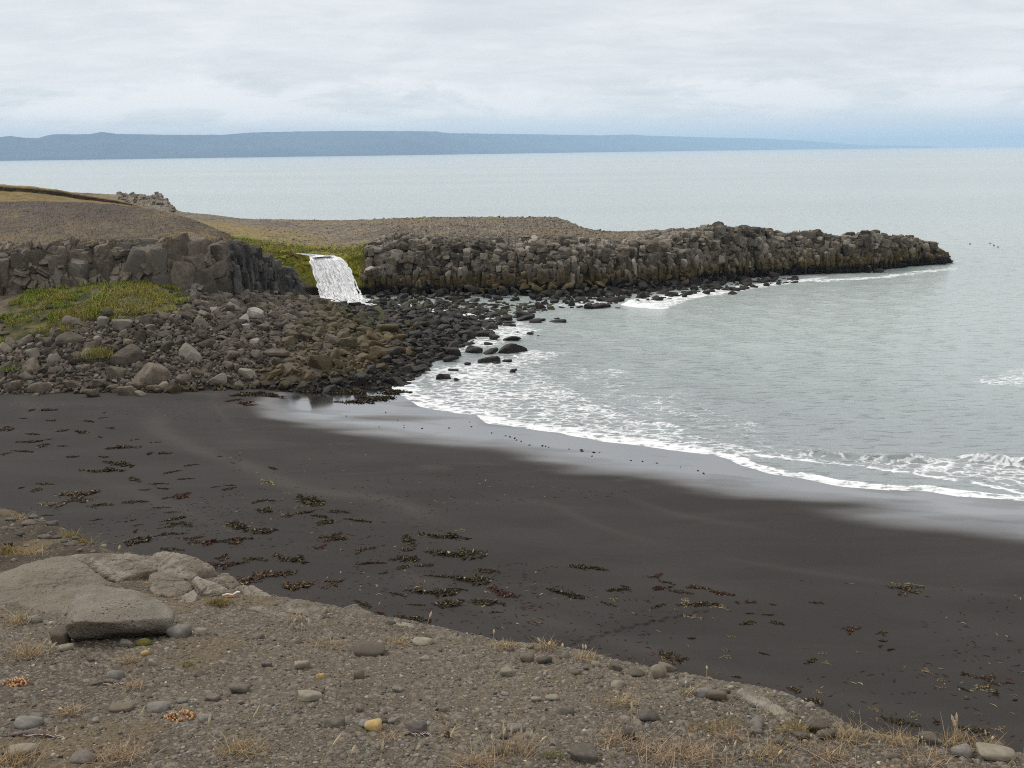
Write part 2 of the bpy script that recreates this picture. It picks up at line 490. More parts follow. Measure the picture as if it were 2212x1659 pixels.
crest([(1560, 935), (1480, 925), (1400, 913), (1300, 897)], .28, 1.0, .5, .42, 4, 6)
crest([(1520, 880), (1430, 870), (1330, 868)], .26, 1.0, .6, .36, 4, 7)
crest([(1700, 930), (1640, 918), (1560, 905)], .28, 1.0, .6, .40, 4, 8)
crest([(1400, 800), (1320, 800), (1250, 812)], .26, 1.0, .6, .34, 4, 9)
crest([(2300, 820), (2200, 815), (2100, 822)], .2, 1.5, .8, .30, 4, 10)
FP = [([(873, 822), (900, 800), (960, 788), (1060, 775), (1130, 755), (1240, 760), (1160, 790), (1210, 820), (1330, 880), (1480, 930), (1600, 960), (1740, 985), (1900, 1005), (1560, 985), (1400, 960), (1230, 930), (1060, 905), (980, 890), (910, 870)], .36, 1.6),
      ([(873, 822), (1000, 800), (1200, 770), (1330, 790), (1500, 850), (1700, 930), (2000, 985), (2300, 1010), (2300, 1080), (1900, 1045), (1600, 985), (1300, 945), (1000, 890)], .20, 4.0),
      ([(1880, 1000), (2031, 990), (2212, 1010), (2300, 1020), (2300, 1065), (2100, 1040), (1960, 1022)], .40, 1.0),
      ([(1000, 720), (1110, 690), (1180, 710), (1080, 745), (960, 770)], .40, 1.2),
      ([(770, 645), (800, 648), (850, 660), (790, 668), (700, 660)], 1.1, 1.2),
      ([(790, 648), (900, 655), (1010, 668), (1080, 690), (1000, 700), (900, 685), (800, 668)], .42, 1.2),
      ([(1340, 650), (1420, 640), (1560, 622), (1720, 603), (1790, 598), (1760, 607), (1640, 622), (1500, 645), (1440, 664), (1380, 664)], .55, 1.0),
      ([(1180, 650), (1300, 645), (1360, 655), (1280, 664), (1180, 662)], .40, 1.0),
      ([(1750, 604), (1890, 597), (2050, 577), (2080, 580), (1900, 602), (1760, 610)], .45, .8),
      ([(2100, 825), (2180, 795), (2300, 785), (2300, 845), (2160, 835)], .36, 2.0)]
for pts, dens, soft in FP:
    m = poly_mask(xn, yn, [tuple(p) for p in wpoly(pts)], soft) * dens
    foam = np.maximum(foam, m * np.clip(1 + .55 * fbm(np.stack([xn * .16 + .4 * yn * .1, yn * .30, 0 * xn], -1), 4, 19), .3, 1.4))
# swash lip and the line of foam above it
sx = project(np.stack([xn, yn, 0 * xn], -1))[0]
edge = sstep(-.75 + .5 * sstep(1450, 1750, sx), -.12, sd_ + .18 * fbm(np.stack([xn * .8, yn * .8, 0 * xn], -1), 3, 13))
sx = project(np.stack([xn, yn, 0 * xn], -1))[0]
lip_w = 1.0
rag = fbm(np.stack([xn * .35, yn * .35, 0 * xn], -1), 3, 15)
foam = np.maximum(foam, edge * np.clip(.56 + .45 * rag, 0, .85) * front_)
foam = np.maximum(foam, sstep(-.20, -.12, sd_ + .18 * fbm(np.stack([xn * .8, yn * .8, 0 * xn], -1), 3, 13)) * .52 * front_)
d2, _ = seg_dist((xn, yn), wpoly([(2500, 1110), (2208, 1068), (2111, 1045), (2002, 1029), (1943, 1021), (1824, 1005), (1736, 995), (1618, 983), (1559, 976), (1474, 966)]))
foam = np.maximum(foam, sstep(-1.1, -.2, d2) * sstep(.22, .02, d2) * np.clip(.50 + .45 * rag, 0, .8))
foam = np.maximum(foam, sstep(-2.2, -.5, sd_) * .5 * sstep(1700, 1450, sx) * front_)
h = h + .035 * sstep(-1.4, -.2, sd_) + np.clip(foam - .5, 0, .5) * .05
thin = sstep(.3, -.2, d2) * 0
shal = sstep(-45, -3, sd_)
zf[near] = h
foam_f = np.zeros_like(xf); foam_f[near] = foam
shal_f = np.zeros_like(xf); shal_f[near] = shal * sstep(125, 100, yn)
k = NT('sea_water')
P = k.pos()
fo, sh = k.attr('foam'), k.attr('shallow')
big = k.noise(k.scale(P, (.0016, .006, 0)), 1.0, 4, .5)
deep = k.mix(k.ramp(big, .35, .65), (.355, .415, .412), (.410, .462, .452))
c = k.mix(k.math('MULTIPLY', sh, .85), deep, (.270, .297, .308))
r1 = k.noise(k.scale(P, (.55, 1.15, 0)), 1.0, 5, .62, .4)
r2 = k.noise(k.scale(P, (1.6, 3.6, 0)), 1.0, 3, .6, .3)
r0 = k.noise(k.scale(P, (.06, .15, 0)), 1.0, 4, .6)
ht = k.math('ADD', k.math('MULTIPLY', r1, .75), k.math('MULTIPLY', r2, .22))
ht = k.math('ADD', ht, k.math('MULTIPLY', r0, 1.5))
r3 = k.noise(k.scale(P, (.50, 1.9, 0)), 1.0, 3, .55, .2)
ht = k.math('ADD', ht, k.math('MULTIPLY', k.ramp(r3, .56, .72), .8))
# lacy foam: broken cells stretched along the shore
wob = k.n('TexNoise', None, Vector=P, Scale=.9, Detail=3.0).outputs['Color']
pv_ = k.n('VectorMath', {'operation': 'ADD'}, _0=k.scale(P, (.75, 1.25, 0)), _1=k.n('VectorMath', {'operation': 'SCALE'}, _0=wob, Scale=1.3).outputs[0]).outputs[0]
vo = k.n('TexVoronoi', {'feature': 'DISTANCE_TO_EDGE'}, Vector=pv_, Scale=1.05).outputs['Distance']
vo2 = k.n('TexVoronoi', {'feature': 'DISTANCE_TO_EDGE'}, Vector=pv_, Scale=2.6).outputs['Distance']
lace = k.math('ADD', k.math('MULTIPLY', k.ramp(vo, 0, .30, 1, 0, False), .45), k.math('MULTIPLY', k.ramp(vo2, 0, .28, 1, 0, False), .22))
lace = k.math('ADD', lace, k.math('MULTIPLY', k.noise(k.scale(P, (.55, 1.0, 0)), 1.0, 5, .65), .75))
fm = k.ramp(k.math('SUBTRACT', k.math('ADD', lace, k.math('MULTIPLY', fo, 1.05)), 1.18), -.16, .26)
fm = k.math('MULTIPLY', fm, k.ramp(fo, .08, .2), clamp=True)
c = k.mix(fm, c, (.82, .84, .85))
nrm = k.bump(ht, .62, .34)
nrm = k.bump(k.math('MULTIPLY', fm, k.noise(P, 3.0, 4, .7)), .35, .10, nrm)
b = k.bsdf(Base_Color=c, Roughness=k.math('ADD', k.math('MULTIPLY', fm, .6), .17), Normal=nrm)
b.inputs['IOR'].default_value = 1.333
M_SEA = k.m
V = np.stack([xf, yf, zf], -1)
link('sea', mesh_np('sea', V, grid_faces(len(az), len(rr))[:, ::-1], [M_SEA], True, {'foam': foam_f, 'shallow': shal_f}), kind='structure')

# ------------------------------------------------------------------ far shore
ridge = [(-1500, 330, 11000), (-700, 300, 11000), (-200, 293, 11000), (0, 296.5, 11000), (22, 293.5, 11000), (55, 298, 11000), (85, 297.5, 11000), (112, 290, 11200), (190, 290, 11400), (220, 285, 11600), (250, 289, 11800), (350, 291, 12400), (480, 291, 13200),
         (545, 286, 13800), (640, 284, 14600), (740, 282.5, 15200), (880, 283, 16000), (945, 284, 17000), (965, 287.5, 17300), (1110, 289.5, 20000), (1300, 292.5, 24000), (1365, 290.5, 25500), (1400, 293, 26500), (1500, 296, 29000),
         (1640, 299, 32500), (1750, 304.5, 35000), (1800, 308.5, 36500), (1850, 312, 37500), (1885, 313.8, 38300), (1950, 314.2, 39000), (2008, 315.5, 39500), (2030, 317.6, 39700)]
ra = np.array(ridge, float)
u = np.linspace(-1500, 2030, 900)
py = np.interp(u, ra[:, 0], ra[:, 1]); yy = np.interp(u, ra[:, 0], ra[:, 2])
top = at_y(u, py, yy * 1.0)
top[:, 2] += 2.5 * vnoise(np.stack([u * .11, 0 * u, 0 * u], -1), 3) * sstep(2000, 1500, u)
coast_ = top.copy(); dd = np.minimum(2600, yy * .16) * np.clip(top[:, 2] / 200, .05, 1)
sc_ = 1 - dd / top[:, 1]
coast_[:, :2] *= sc_[:, None]; coast_[:, 2] = -4
nv = 30
t = np.linspace(0, 1, nv)
prof = t ** .75
G = coast_[:, None] * (1 - t)[None, :, None] + top[:, None] * t[None, :, None]
G[..., 2] = -4 + (top[:, None, 2] + 4) * prof[None]
nz = fbm(G * np.array([.0011, .0011, .004]), 5, 77)
G[..., 2] += (nz * 85) * (np.sin(np.pi * t) ** .8)[None] * np.clip(top[:, 2] / 250, 0, 1)[:, None]
back = top.copy(); back[:, :2] *= 1.06; back[:, 2] *= .9
G = np.concatenate([G, back[:, None]], 1)
k = NT('far_heath_hazed')
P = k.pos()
c = k.mix(k.ramp(k.noise(k.scale(P, (.0006, .0006, .004)), 1.0, 5, .6), .4, .62), (.030, .052, .105), (.046, .066, .115))  # bluish land: part of the haze is mixed into the base colour
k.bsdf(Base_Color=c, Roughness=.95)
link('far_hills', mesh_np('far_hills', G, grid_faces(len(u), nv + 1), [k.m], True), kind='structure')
# ------------------------------------------------------------------ land beyond the beach
def loft(ribs, us, counts):
    """ribs: {px: [(py, Y), ...]}; returns points [nu, nv, 3] and the rib parameter of each row"""
    xs = sorted(ribs)
    A_ = np.array([ribs[x] for x in xs], float)
    n = A_.shape[1]
    py = np.stack([np.interp(us, xs, A_[:, j, 0]) for j in range(n)], 1)
    yy = np.stack([np.interp(us, xs, A_[:, j, 1]) for j in range(n)], 1)
    ker = np.array([.1, .2, .4, .2, .1])
    for j in range(n):
        for _ in range(5):
            yy[:, j] = np.convolve(np.pad(yy[:, j], 2, 'edge'), ker, 'valid')
            py[:, j] = np.convolve(np.pad(py[:, j], 2, 'edge'), ker, 'valid')
    t = np.concatenate([np.linspace(j, j + 1, c, endpoint=False) for j, c in enumerate(counts)] + [[n - 1]])
    C = at_y(np.repeat(us[:, None], n, 1), py, yy)
    j = np.minimum(t.astype(int), n - 2); f = (t - j)[None, :, None]
    return C[:, j] * (1 - f) + C[:, j + 1] * f, t

def normals(G):
    a = np.gradient(G, axis=0); b = np.gradient(G, axis=1)
    n = np.cross(a, b); n /= np.maximum(np.linalg.norm(n, axis=-1, keepdims=True), 1e-9)
    return n

def blocks(G, N, wgt, size, zs, amp, seed, tilt=.55, crack=.5, warp=.8, cw=.09, jit=1.0):
    P = G / np.array([size, size, size * zs]) + warp * np.stack([fbm(G / size * .5, 2, seed + 20), fbm(G / size * .5, 2, seed + 30), .4 * fbm(G / size * .5, 2, seed + 40)], -1)
    if jit < 1: P = P + np.stack([0 * P[..., 0], 0 * P[..., 0], _h(np.floor(P[..., 0]).astype(np.int64), np.floor(P[..., 1]).astype(np.int64), np.zeros(P.shape[:-1], np.int64), seed + 50)], -1)
    f1, f2, rid, cv = worley(P, seed, jit)
    g = f2 - f1
    d = (rid[..., 0] - .5) * amp + ((cv * (rid - .5)).sum(-1)) * tilt * amp * 2 - crack * amp * (1 - sstep(0.0, cw, g))
    G = G + N * (d * wgt)[..., None]
    return G, rid, g

def smooth_rows(G, n, axis=1):
    for _ in range(n):
        m = np.moveaxis(G, axis, 0); m2 = m.copy()
        m2[1:-1] = m[1:-1] * .5 + (m[:-2] + m[2:]) * .25
        G = np.moveaxis(m2, 0, axis)
    return G

def gauss(t, c, w_): return np.exp(-((t - c) / w_) ** 2)

def land_material(name, bump=.5, fine=14.0):
    k = NT(name)
    P = k.pos()
    base = k.attr('col', True)
    n1 = k.noise(P, 1.1, 6, .65); n2 = k.noise(P, fine, 3, .7); n3 = k.noise(P, 4.2, 4, .65)
    c = k.mix(1.0, base, k.n('CombineColor', None, **{a: k.math('MULTIPLY', k.ramp(n1, .25, .75, .62, 1.4, False), k.ramp(n2, .25, .75, .70, 1.32, False)) for a in ('Red', 'Green', 'Blue')}).outputs[0], 'MULTIPLY')
    c = k.mix(k.ramp(n3, .60, .72, 0, .35), c, (.26, .245, .22))
    c = k.mix(k.math('MULTIPLY', k.ramp(n3, .60, .72, 0, .35), k.attr('soft')), c, base)
    k.bsdf(Base_Color=c, Roughness=.95, Normal=k.bump(k.math('ADD', n3, k.math('MULTIPLY', n2, .4)), bump, .08)).inputs['Specular IOR Level'].default_value = .2
    return k.m
M_LAND = land_material('land_rock_and_turf')

# --- headland and valley behind the waterfall
HB = {-500: [650, (638, 2), (600, 3), (540, 5), (520, 16), (395, 75)], -60: [650, (638, 2), (600, 3), (540, 5), (515, 16), (402, 80)], 90: [650, (638, 2), (600, 3), (540, 5), (512, 16), (409, 84)],
      200: [650, (638, 2), (600, 3), (540, 5), (510, 16), (415, 86)], 290: [650, (638, 2), (600, 3), (540, 5), (508, 16), (420, 84)], 345: [650, (637, 2), (600, 3), (540, 5), (507, 16), (421, 80)],
      362: [650, (637, 2), (600, 3), (540, 5), (507, 16), (430, 76)], 374: [650, (636, 2), (600, 3), (540, 5), (506, 16), (447, 70)], 392: [650, (636, 2), (600, 3), (540, 5), (505, 16), (456, 62)],
      470: [650, (636, 2), (600, 3), (540, 5), (500, 16), (464, 58)], 520: [650, (637, 2), (600, 3), (538, 5), (505, 15), (471, 58)], 560: [650, (638, 2), (600, 3), (538, 5), (516, 14), (472, 58)],
      620: [652, (638, 2), (600, 3), (546, 5.5), (524, 14), (472.5, 60)], 665: [653, (640, 2.5), (605, 3.5), (554, 6), (528, 14), (473, 60)], 690: [655, (645, 4.5), (610, 5.5), (557, 8), (530, 15), (474, 60)],
      745: [655, (645, 4.5), (610, 5.5), (560, 8), (531, 15), (474, 60)], 776: [653, (642, 4), (612, 4.5), (558, 7), (524, 15), (473, 61)], 800: [652, (638, 4.5), (618, 3.2), (541, 6.5), (519, 15), (472.5, 62)],
      860: [652, (636, 5.5), (618, 3.2), (527, 6.5), (510, 16), (470, 64)], 950: [653, (634, 6.5), (621, 4.0), (527, 8), (508, 17), (468, 64)], 1050: [656, (632, 7), (618, 6), (528, 10), (506, 19), (467.5, 62)],
      1150: [660, (628, 9), (608, 8.8), (530, 12), (506, 22), (468.5, 58)], 1200: [661, (624, 9.5), (602, 9.3), (530, 13), (508, 24), (468, 54)], 1222: [660, (622, 9.5), (600, 9.3), (530, 13), (508, 24), (475, 52)],
      1255: [658, (618, 9), (594, 9.5), (530, 13.5), (510, 25), (490, 48)], 1290: [655, (615, 8), (590, 9), (528, 13), (512, 24), (498, 40)], 1350: [648, (608, 7), (585, 8.5), (526, 13), (510, 21), (500, 32)],
      1420: [640, (605, 6), (585, 7), (520, 11), (507, 17), (499, 25)], 1500: [631, (602, 5), (585, 6), (508, 9), (499, 14), (493, 20)], 1580: [619, (600, 4), (580, 5), (499, 8), (494, 12), (491.5, 16)],
      1640: [611, (599, 3), (578, 4), (502, 7.5), (498, 11), (496, 15)], 1700: [605, (598, 2), (575, 3), (509, 6.5), (506, 9), (504, 12)], 1765: [602, (596, 2), (572, 3), (503, 6.5), (500, 8.5), (498, 11)],
      1830: [599, (592, 1.5), (570, 2.5), (519, 6), (516, 8), (514, 10)], 1880: [597, (590, 1.5), (568, 2.5), (511, 6), (508, 7.5), (507, 9)], 1908: [592, (587, 1.5), (567, 2.5), (517, 5.5), (515, 7), (513.5, 8.5)],
      1960: [583, (578, 1.5), (562, 2.5), (517, 5), (514, 6), (512, 7.5)], 2005: [580, (576, 1.2), (564, 2), (527, 4), (524, 5), (523, 6)], 2030: [578, (575, 1), (568, 1.5), (542, 3), (540, 4), (540, 4.5)],
      2050: [576, (574, .8), (571, 1), (560, 1.6), (559, 2), (559, 2.4)], 2064: [578, (578, .6), (578, .8), (578, 1), (578.5, 1.3), (579, 1.6)]}
ribs = {}
for x, r in HB.items():
    y0 = float(at_z(np.array([x]), np.array([r[0]]), -.5)[0, 1])
    rb = [(r[0], y0)] + [(p, y0 + d) for p, d in r[1:]]
    cz = at_y(np.array([x]), np.array([rb[-1][0]]), np.array([rb[-1][1]]))[0]
    bp = np.array([[cz[0] * (1 + 14 / cz[1]), cz[1] + 14, cz[2] * .72 - .5], [cz[0] * (1 + 40 / cz[1]), cz[1] + 34, -1.5]])
    for q in bp:
        ux, uy = project(q); rb.append((float(uy), float(q[1])))
    ribs[x] = rb
us = np.concatenate([np.linspace(-500, 200, 110, endpoint=False), np.linspace(200, 2064, 1780)])
cnt = [30, 36, 96, 46, 56, 10, 6]
G, t = loft(ribs, us, cnt)
PXU = us[:, None] + 0 * t[None]; T = t[None] + 0 * us[:, None]
G = smooth_rows(G, 6)
N = normals(G)
N = np.where((N[..., 1:2] > 0.3), -N, N)
N[..., 2] = np.where(N[..., 2] < -.4, -N[..., 2], N[..., 2])
head = sstep(1250, 1480, PXU)
fall = sstep(640, 690, PXU) * sstep(800, 765, PXU)          # the stream's notch
mossy = sstep(440, 560, PXU) * sstep(800, 772, PXU)
cliffw = sstep(.6, 1.1, T) * sstep(3.9, 3.1, T)
rubble = sstep(3.0, 3.4, T) * sstep(6.3, 5.9, T)
valley = sstep(900, 780, PXU) * rubble
crag = sstep(235, 300, PXU) * sstep(392, 376, PXU) * sstep(4.55, 4.75, T) * sstep(5.6, 5.2, T) * .6
wg = np.clip(cliffw * (1 - mossy * .75) + .55 * head * sstep(3.0, 3.5, T) * sstep(6.4, 5.8, T) + crag + .75 * sstep(790, 870, PXU) * sstep(3.9, 3.5, T) * sstep(3, 3.3, T), 0, 1)
G = G + N * ((1.0 * fbm(G * .15, 3, 90) + .35 * fbm(G * .4, 2, 91)) * wg * np.minimum(1, sstep(4.6, 3.6, T) + .3))[..., None]
colm = sstep(2.6, 2.1, T)
G, rid1, g1 = blocks(G, N, wg * (1 - .6 * sstep(2.7, 3.1, T)), 2.7, 1.0, 1.15, 101, .6, .22, .40, .07, .8)
G0 = G
G, rid2, g2 = blocks(G0, N, wg * (1 - colm) * (1 - .35 * sstep(2.8, 3.2, T)), 1.1, .8, .80, 141, .7, .36, .4, .06, .85)
Gc, ridc, gc = blocks(G0, N, wg * colm, .8, 3.4, .50, 161, .4, .35, .25, .08, .7)
G = G + Gc - G0; rid2 = np.where((colm > .5)[..., None], ridc, rid2); g2 = np.where(colm > .5, gc, g2)
G, rid3, g3 = blocks(G, N, np.clip(rubble * (1 - wg) * (1 - .85 * valley) + .35 * wg, 0, 1), .62, .8, .26, 181)
G = G + N * (.10 * fbm(G * 1.4, 3, 95) * (.3 + rubble) + .55 * mossy * cliffw * np.abs(fbm(G * .55, 3, 97)))[..., None]
Zg = G[..., 2]
# colours of the ground, lit block tops painted in among them
def mixc(c, m, b): return c * (1 - m[..., None]) + np.array(b) * m[..., None]
nA = fbm(G * .16, 4, 201); nB = fbm(G * .7, 4, 202); nC = fbm(G * 2.2, 3, 203)
rock = np.ones(G.shape) * np.array([.172, .150, .121])
rock = rock * (.48 + 1.05 * rid2[..., :1]) * (.7 + .6 * rid1[..., 1:2])
rock = mixc(rock, sstep(.1, .5, nB) * .55 * sstep(2.2, 2.9, T) * sstep(800, 900, PXU), (.31, .285, .245))
rock = mixc(rock, sstep(.55, .85, rid2[..., 2]) * .65 * sstep(2.1, 2.5, T), (.30, .275, .235))  # upper blocks paled: lit tops put into the albedo
rock = rock * (.78 + .44 * sstep(-.35, .35, fbm(G * .12, 3, 205)))[..., None]
rock = mixc(rock, gauss(PXU, 1310, 120) * gauss(T, 2.75, .5) * .45, (.27, .245, .205))
rock = mixc(rock, sstep(1450, 1560, PXU) * sstep(3.9, 3.0, T) * .55, (.100, .084, .052))
rock = mixc(rock, gauss(PXU, 900, 90) * gauss(T, 2.2, .4) * .4, (.235, .205, .16))
rock = mixc(rock, (1 - sstep(0, .07, np.minimum(g1, g2))) * .28, (.035, .032, .028))
grav = np.ones(G.shape) * np.array([.152, .128, .099])
grav = grav * (.62 + .76 * rid3[..., :1])
grav = mixc(grav, sstep(-.05, .35, nA + .35 * nC) * .6, (.200, .148, .072)); grav = mixc(grav, sstep(.05, .3, -nA + .4 * nB) * .55, (.100, .083, .066))
grav = mixc(grav, sstep(.72, .95, rid3[..., 1]) * .5, (.25, .225, .19))
yellow = sstep(3.45, 4.0, T + .18 * nB) * sstep(4.62, 4.36, T + .22 * nA) * sstep(380, 420, PXU) * sstep(800, 640, PXU + 40 * nB + (T - 4.0) * 160)
grav = mixc(grav, yellow, (.225, .170, .078))
grav = mixc(grav, yellow * sstep(0, .4, nB + .4 * nC), (.150, .128, .058))
green = sstep(2.95, 3.25, T) * sstep(4.08, 3.75, T + .15 * nB) * sstep(470, 545, PXU) * sstep(815, 760, PXU + 20 * nB)
grav = mixc(grav, green, (.205, .205, .032))
grav = mixc(grav, green * sstep(0.0, .35, nB), (.145, .175, .022))
c = rock * wg[..., None] + grav * (1 - wg[..., None])
moss = np.clip(mossy * sstep(1.9, 2.5, T + .45 * nB + .55 * fall + .5 * sstep(755, 775, PXU)) * sstep(3.35, 3.1, T), 0, 1)
moss = moss * sstep(-.45, -.05, nB + .25 + 0.5 * fall)
c = mixc(c, moss, (.225, .20, .026))
c = mixc(c, moss * sstep(-.05, .35, nC + nB), (.150, .165, .018))
c = mixc(c, moss * sstep(.15, .5, -nB) * .8, (.085, .052, .020))
patch = head * sstep(4.2, 4.8, T) * sstep(.0, .3, nA + .4 * nB) * sstep(1520, 1400, PXU)
c = mixc(c, patch * .7, (.185, .135, .055))
lime = np.exp(-(((PXU - 1072) / 16) ** 2 + ((T - 4.93) / .1) ** 2)) + np.exp(-(((PXU - 905) / 14) ** 2 + ((T - 4.95) / .07) ** 2))
c = mixc(c, np.clip(lime, 0, 1) * .8, (.18, .20, .03))
# tide bands: black weed at the water, ochre growth above it
zt = Zg + .55 * nB + .5 * nA
och = sstep(3.6, 2.2, zt) * sstep(780, 1000, PXU)
c = mixc(c, och * .8, (.062, .047, .019)); c = mixc(c, och * sstep(-.1, .3, nC + nA) * .6, (.120, .076, .020))
c = mixc(c, sstep(1.75, .95, zt), (.014, .012, .010))
c = mixc(c, sstep(1.6, 2.4, T) * sstep(2.0, 1.5, T) * 0, (.02, .02, .02))
soft = np.clip(yellow + green + moss + sstep(2.2, 1.2, zt), 0, 1)
link('headland', mesh_np('headland', G, grid_faces(len(us), len(t)), [M_LAND], False, {'col': c.reshape(-1, 3), 'soft': soft.ravel()}), kind='structure')
def head_pt(px, tt):
    return G_HEAD[int(np.argmin(np.abs(US_HEAD - px))), int(np.argmin(np.abs(T_HEAD - tt)))]
G_HEAD, US_HEAD, T_HEAD = G, us, t

# --- turf bank behind the knoll, top left
MB_ = {-420: [(450, 150), (425, 158), (402, 168), (390, 168.6), (384, 190)], -200: [(450, 150), (428, 158), (408, 168), (396, 168.6), (391, 190)], 0: [(450, 150), (432, 158), (412, 168), (401, 168.6), (398, 190)],
       60: [(450, 150), (433, 158), (415, 168), (404, 168.6), (402, 190)], 130: [(452, 150), (437, 158), (424, 168), (412, 168.6), (411, 188)], 200: [(455, 150), (443, 158), (433, 168), (424, 168.5), (424, 180)],
       260: [(460, 150), (450, 158), (440, 168), (434, 168.4), (435, 172)], 296: [(466, 150), (456, 158), (446, 168), (443, 168.2), (446, 170)], 330: [(480, 150), (470, 158), (462, 168), (460, 168.2), (470, 170)]}
us = np.linspace(-420, 330, 520); cnt = [14, 24, 14, 10]
G, t = loft(MB_, us, cnt)
PXU = us[:, None] + 0 * t[None]; T = t[None] + 0 * us[:, None]
nB = fbm(G * .5, 4, 301); nC = fbm(G * 1.7, 3, 302)
edge = sstep(1.95, 2.05, T) * sstep(2.85, 2.6, T)
G = G + np.array([0, 0, 1.0]) * (.14 * nB + .10 * nC)[..., None] + np.array([0, -.3, 0]) * (edge * nC)[..., None]
c = np.ones(G.shape) * np.array([.19, .135, .055])
c = mixc(c, sstep(0, .4, nB), (.125, .110, .035)); c = mixc(c, sstep(.1, .5, -nB) * .6, (.14, .085, .040))
c = mixc(c, edge * sstep(300, 270, PXU), (.038, .025, .016))
c = mixc(c, sstep(2.7, 2.95, T), (.205, .150, .065))
link('turf_bank', mesh_np('turf_bank', G, grid_faces(len(us), len(t)), [M_LAND], True, {'col': c.reshape(-1, 3), 'soft': np.ones(c.shape[0] * c.shape[1])}), kind='structure')

# --- cliff and knoll on the left
LB = {-420: [(642, 103), (545, 106), (520, 113), (440, 138)], -200: [(642, 103), (550, 106), (525, 113), (436, 139)], 0: [(642, 103), (549, 105.5), (530, 111), (436, 140)], 55: [(640, 103), (540, 105.5), (528, 110), (434, 140)], 100: [(628, 104), (534, 106), (524, 110), (434, 140)],
      200: [(617, 104.5), (528, 106.5), (518, 110.5), (437, 139)], 300: [(612, 104.5), (526, 106.5), (516, 110.5), (446, 137)], 350: [(618, 104.5), (522, 106.5), (513, 110), (455, 134)], 400: [(628, 104.5), (524, 106.5), (514, 109.5), (468, 131)],
      445: [(640, 105.5), (530, 107.5), (518, 110), (484, 127)], 470: [(640, 108), (532, 110), (522, 112), (495, 124)], 500: [(636, 112), (532, 114.5), (524, 116), (511, 122)], 540: [(634, 117.5), (538, 120), (533, 121), (527, 124)],
      575: [(636, 121.5), (556, 124), (552, 125), (548, 127.5)], 610: [(640, 125.5), (588, 128), (586, 129), (583, 131)], 640: [(646, 129), (614, 131), (612, 132), (609, 134)], 668: [(654, 131), (640, 133), (639, 134), (637, 136)]}
ribs = {}
for x, r in LB.items():
    b0 = at_y(np.array([x]), np.array([r[0][0]]), np.array([r[0][1]]))[0]
    rb = [(r[0][0] + 26, r[0][1] - .6)] + list(r)
    cz = at_y(np.array([x]), np.array([r[-1][0]]), np.array([r[-1][1]]))[0]
    k_ = sstep(640, 450, x)
    for dy, dzz in ((7, -.8), (18, -3.0 - 1.5 * k_)):
        q = np.array([cz[0] * (1 + dy / cz[1]), cz[1] + dy * (0.35 + .65 * k_), cz[2] + dzz]); ux, uy = project(q); rb.append((float(uy), float(q[1])))
    ribs[x] = rb
us = np.concatenate([np.linspace(-420, -20, 150, endpoint=False), np.linspace(-20, 669, 900)]); cnt = [16, 130, 26, 70, 10, 6]
G, t = loft(ribs, us, cnt)
PXU = us[:, None] + 0 * t[None]; T = t[None] + 0 * us[:, None]
G = smooth_rows(G, 3)
N = normals(G); N = np.where((N[..., 1:2] > .3), -N, N); N[..., 2] = np.abs(N[..., 2])
wg = sstep(3.05, 2.25, T + .25 * fbm(G * .5, 3, 411)) + .55 * sstep(450, 520, PXU) * sstep(4.2, 3.6, T)
wg = np.clip(wg, 0, 1)
G = G + N * ((.8 * fbm(G * .16, 3, 390)) * wg)[..., None]
G, rid1, g1 = blocks(G, N, wg * .6, 2.6, 1.25, 1.25, 401, .65, .16, .25, .06, .66)
G, rid2, g2 = blocks(G, N, wg, 1.2, 1.1, .42, 441, .9, .16, .3, .06, .8)
G, rid3, g3 = blocks(G, N, np.clip(1 - wg, 0, 1), .5, .8, .10, 481)
G = G + N * (.10 * fbm(G * .9, 3, 395) + .10 * fbm(G * 2.6, 3, 396) * wg)[..., None]
nA = fbm(G * .14, 4, 501); nB = fbm(G * .6, 4, 502); nC = fbm(G * 2.0, 3, 503)
rock = np.ones(G.shape) * np.array([.150, .125, .098]) * (.70 + .6 * rid1[..., :1]) * (.8 + .4 * rid2[..., 1:2])
turned_shade = sstep(455, 500, PXU)
rock = mixc(rock, turned_shade * .8, (.070, .066, .062))  # face turned right: its shade is mixed into the rock colour
rock = mixc(rock, np.exp(-((PXU - 422 - 10 * nB) / 26) ** 2) * sstep(.0, .3, nC + nB + .2) * .7, (.28, .27, .26))
rock = mixc(rock, (1 - sstep(0, .04, g1)) * .35, (.028, .025, .022)); rock = mixc(rock, (1 - sstep(0, .04, g2)) * .2, (.04, .036, .032))
soil = np.ones(G.shape) * np.array([.102, .083, .066]) * (.75 + .5 * rid3[..., :1])
soil = mixc(soil, sstep(-.1, .45, nB + .5 * nC) * .55, (.150, .113, .062)); nD = fbm(G * np.array([.07, .05, .07]), 4, 505); soil = mixc(soil, sstep(.0, .25, nD) * .65, (.076, .063, .053)); soil = mixc(soil, sstep(.08, .3, -nD + .3 * nB) * .6, (.158, .120, .068))
soil = mixc(soil, sstep(.0, .4, fbm(np.stack([PXU * .012, T * 6, 0 * T], -1), 3, 511) + .3 * nC) * .5 * sstep(3.2, 3.0, T - .5), (.165, .125, .066))
soil = mixc(soil, sstep(.25, .5, nB) * .35 * sstep(3.6, 3.0, T), (.125, .115, .030))
rim = np.exp(-((T - 3.0 - .0016 * (PXU - 300)) / .10) ** 2) * sstep(330, 420, PXU)
soil = mixc(soil, np.clip(rim, 0, 1) * .8, (.195, .145, .065))
ledge = sstep(.12, .45, nA + .5 * nB) * sstep(1.2, 1.6, T) * sstep(2.6, 2.2, T) * (N[..., 2] > .25)
c = rock * wg[..., None] + soil * (1 - wg[..., None])
c = mixc(c, ledge * .5, (.13, .105, .035))
soft = np.clip(1 - wg + ledge, 0, 1); G_LEFT, US_LEFT, T_LEFT = G, us, t
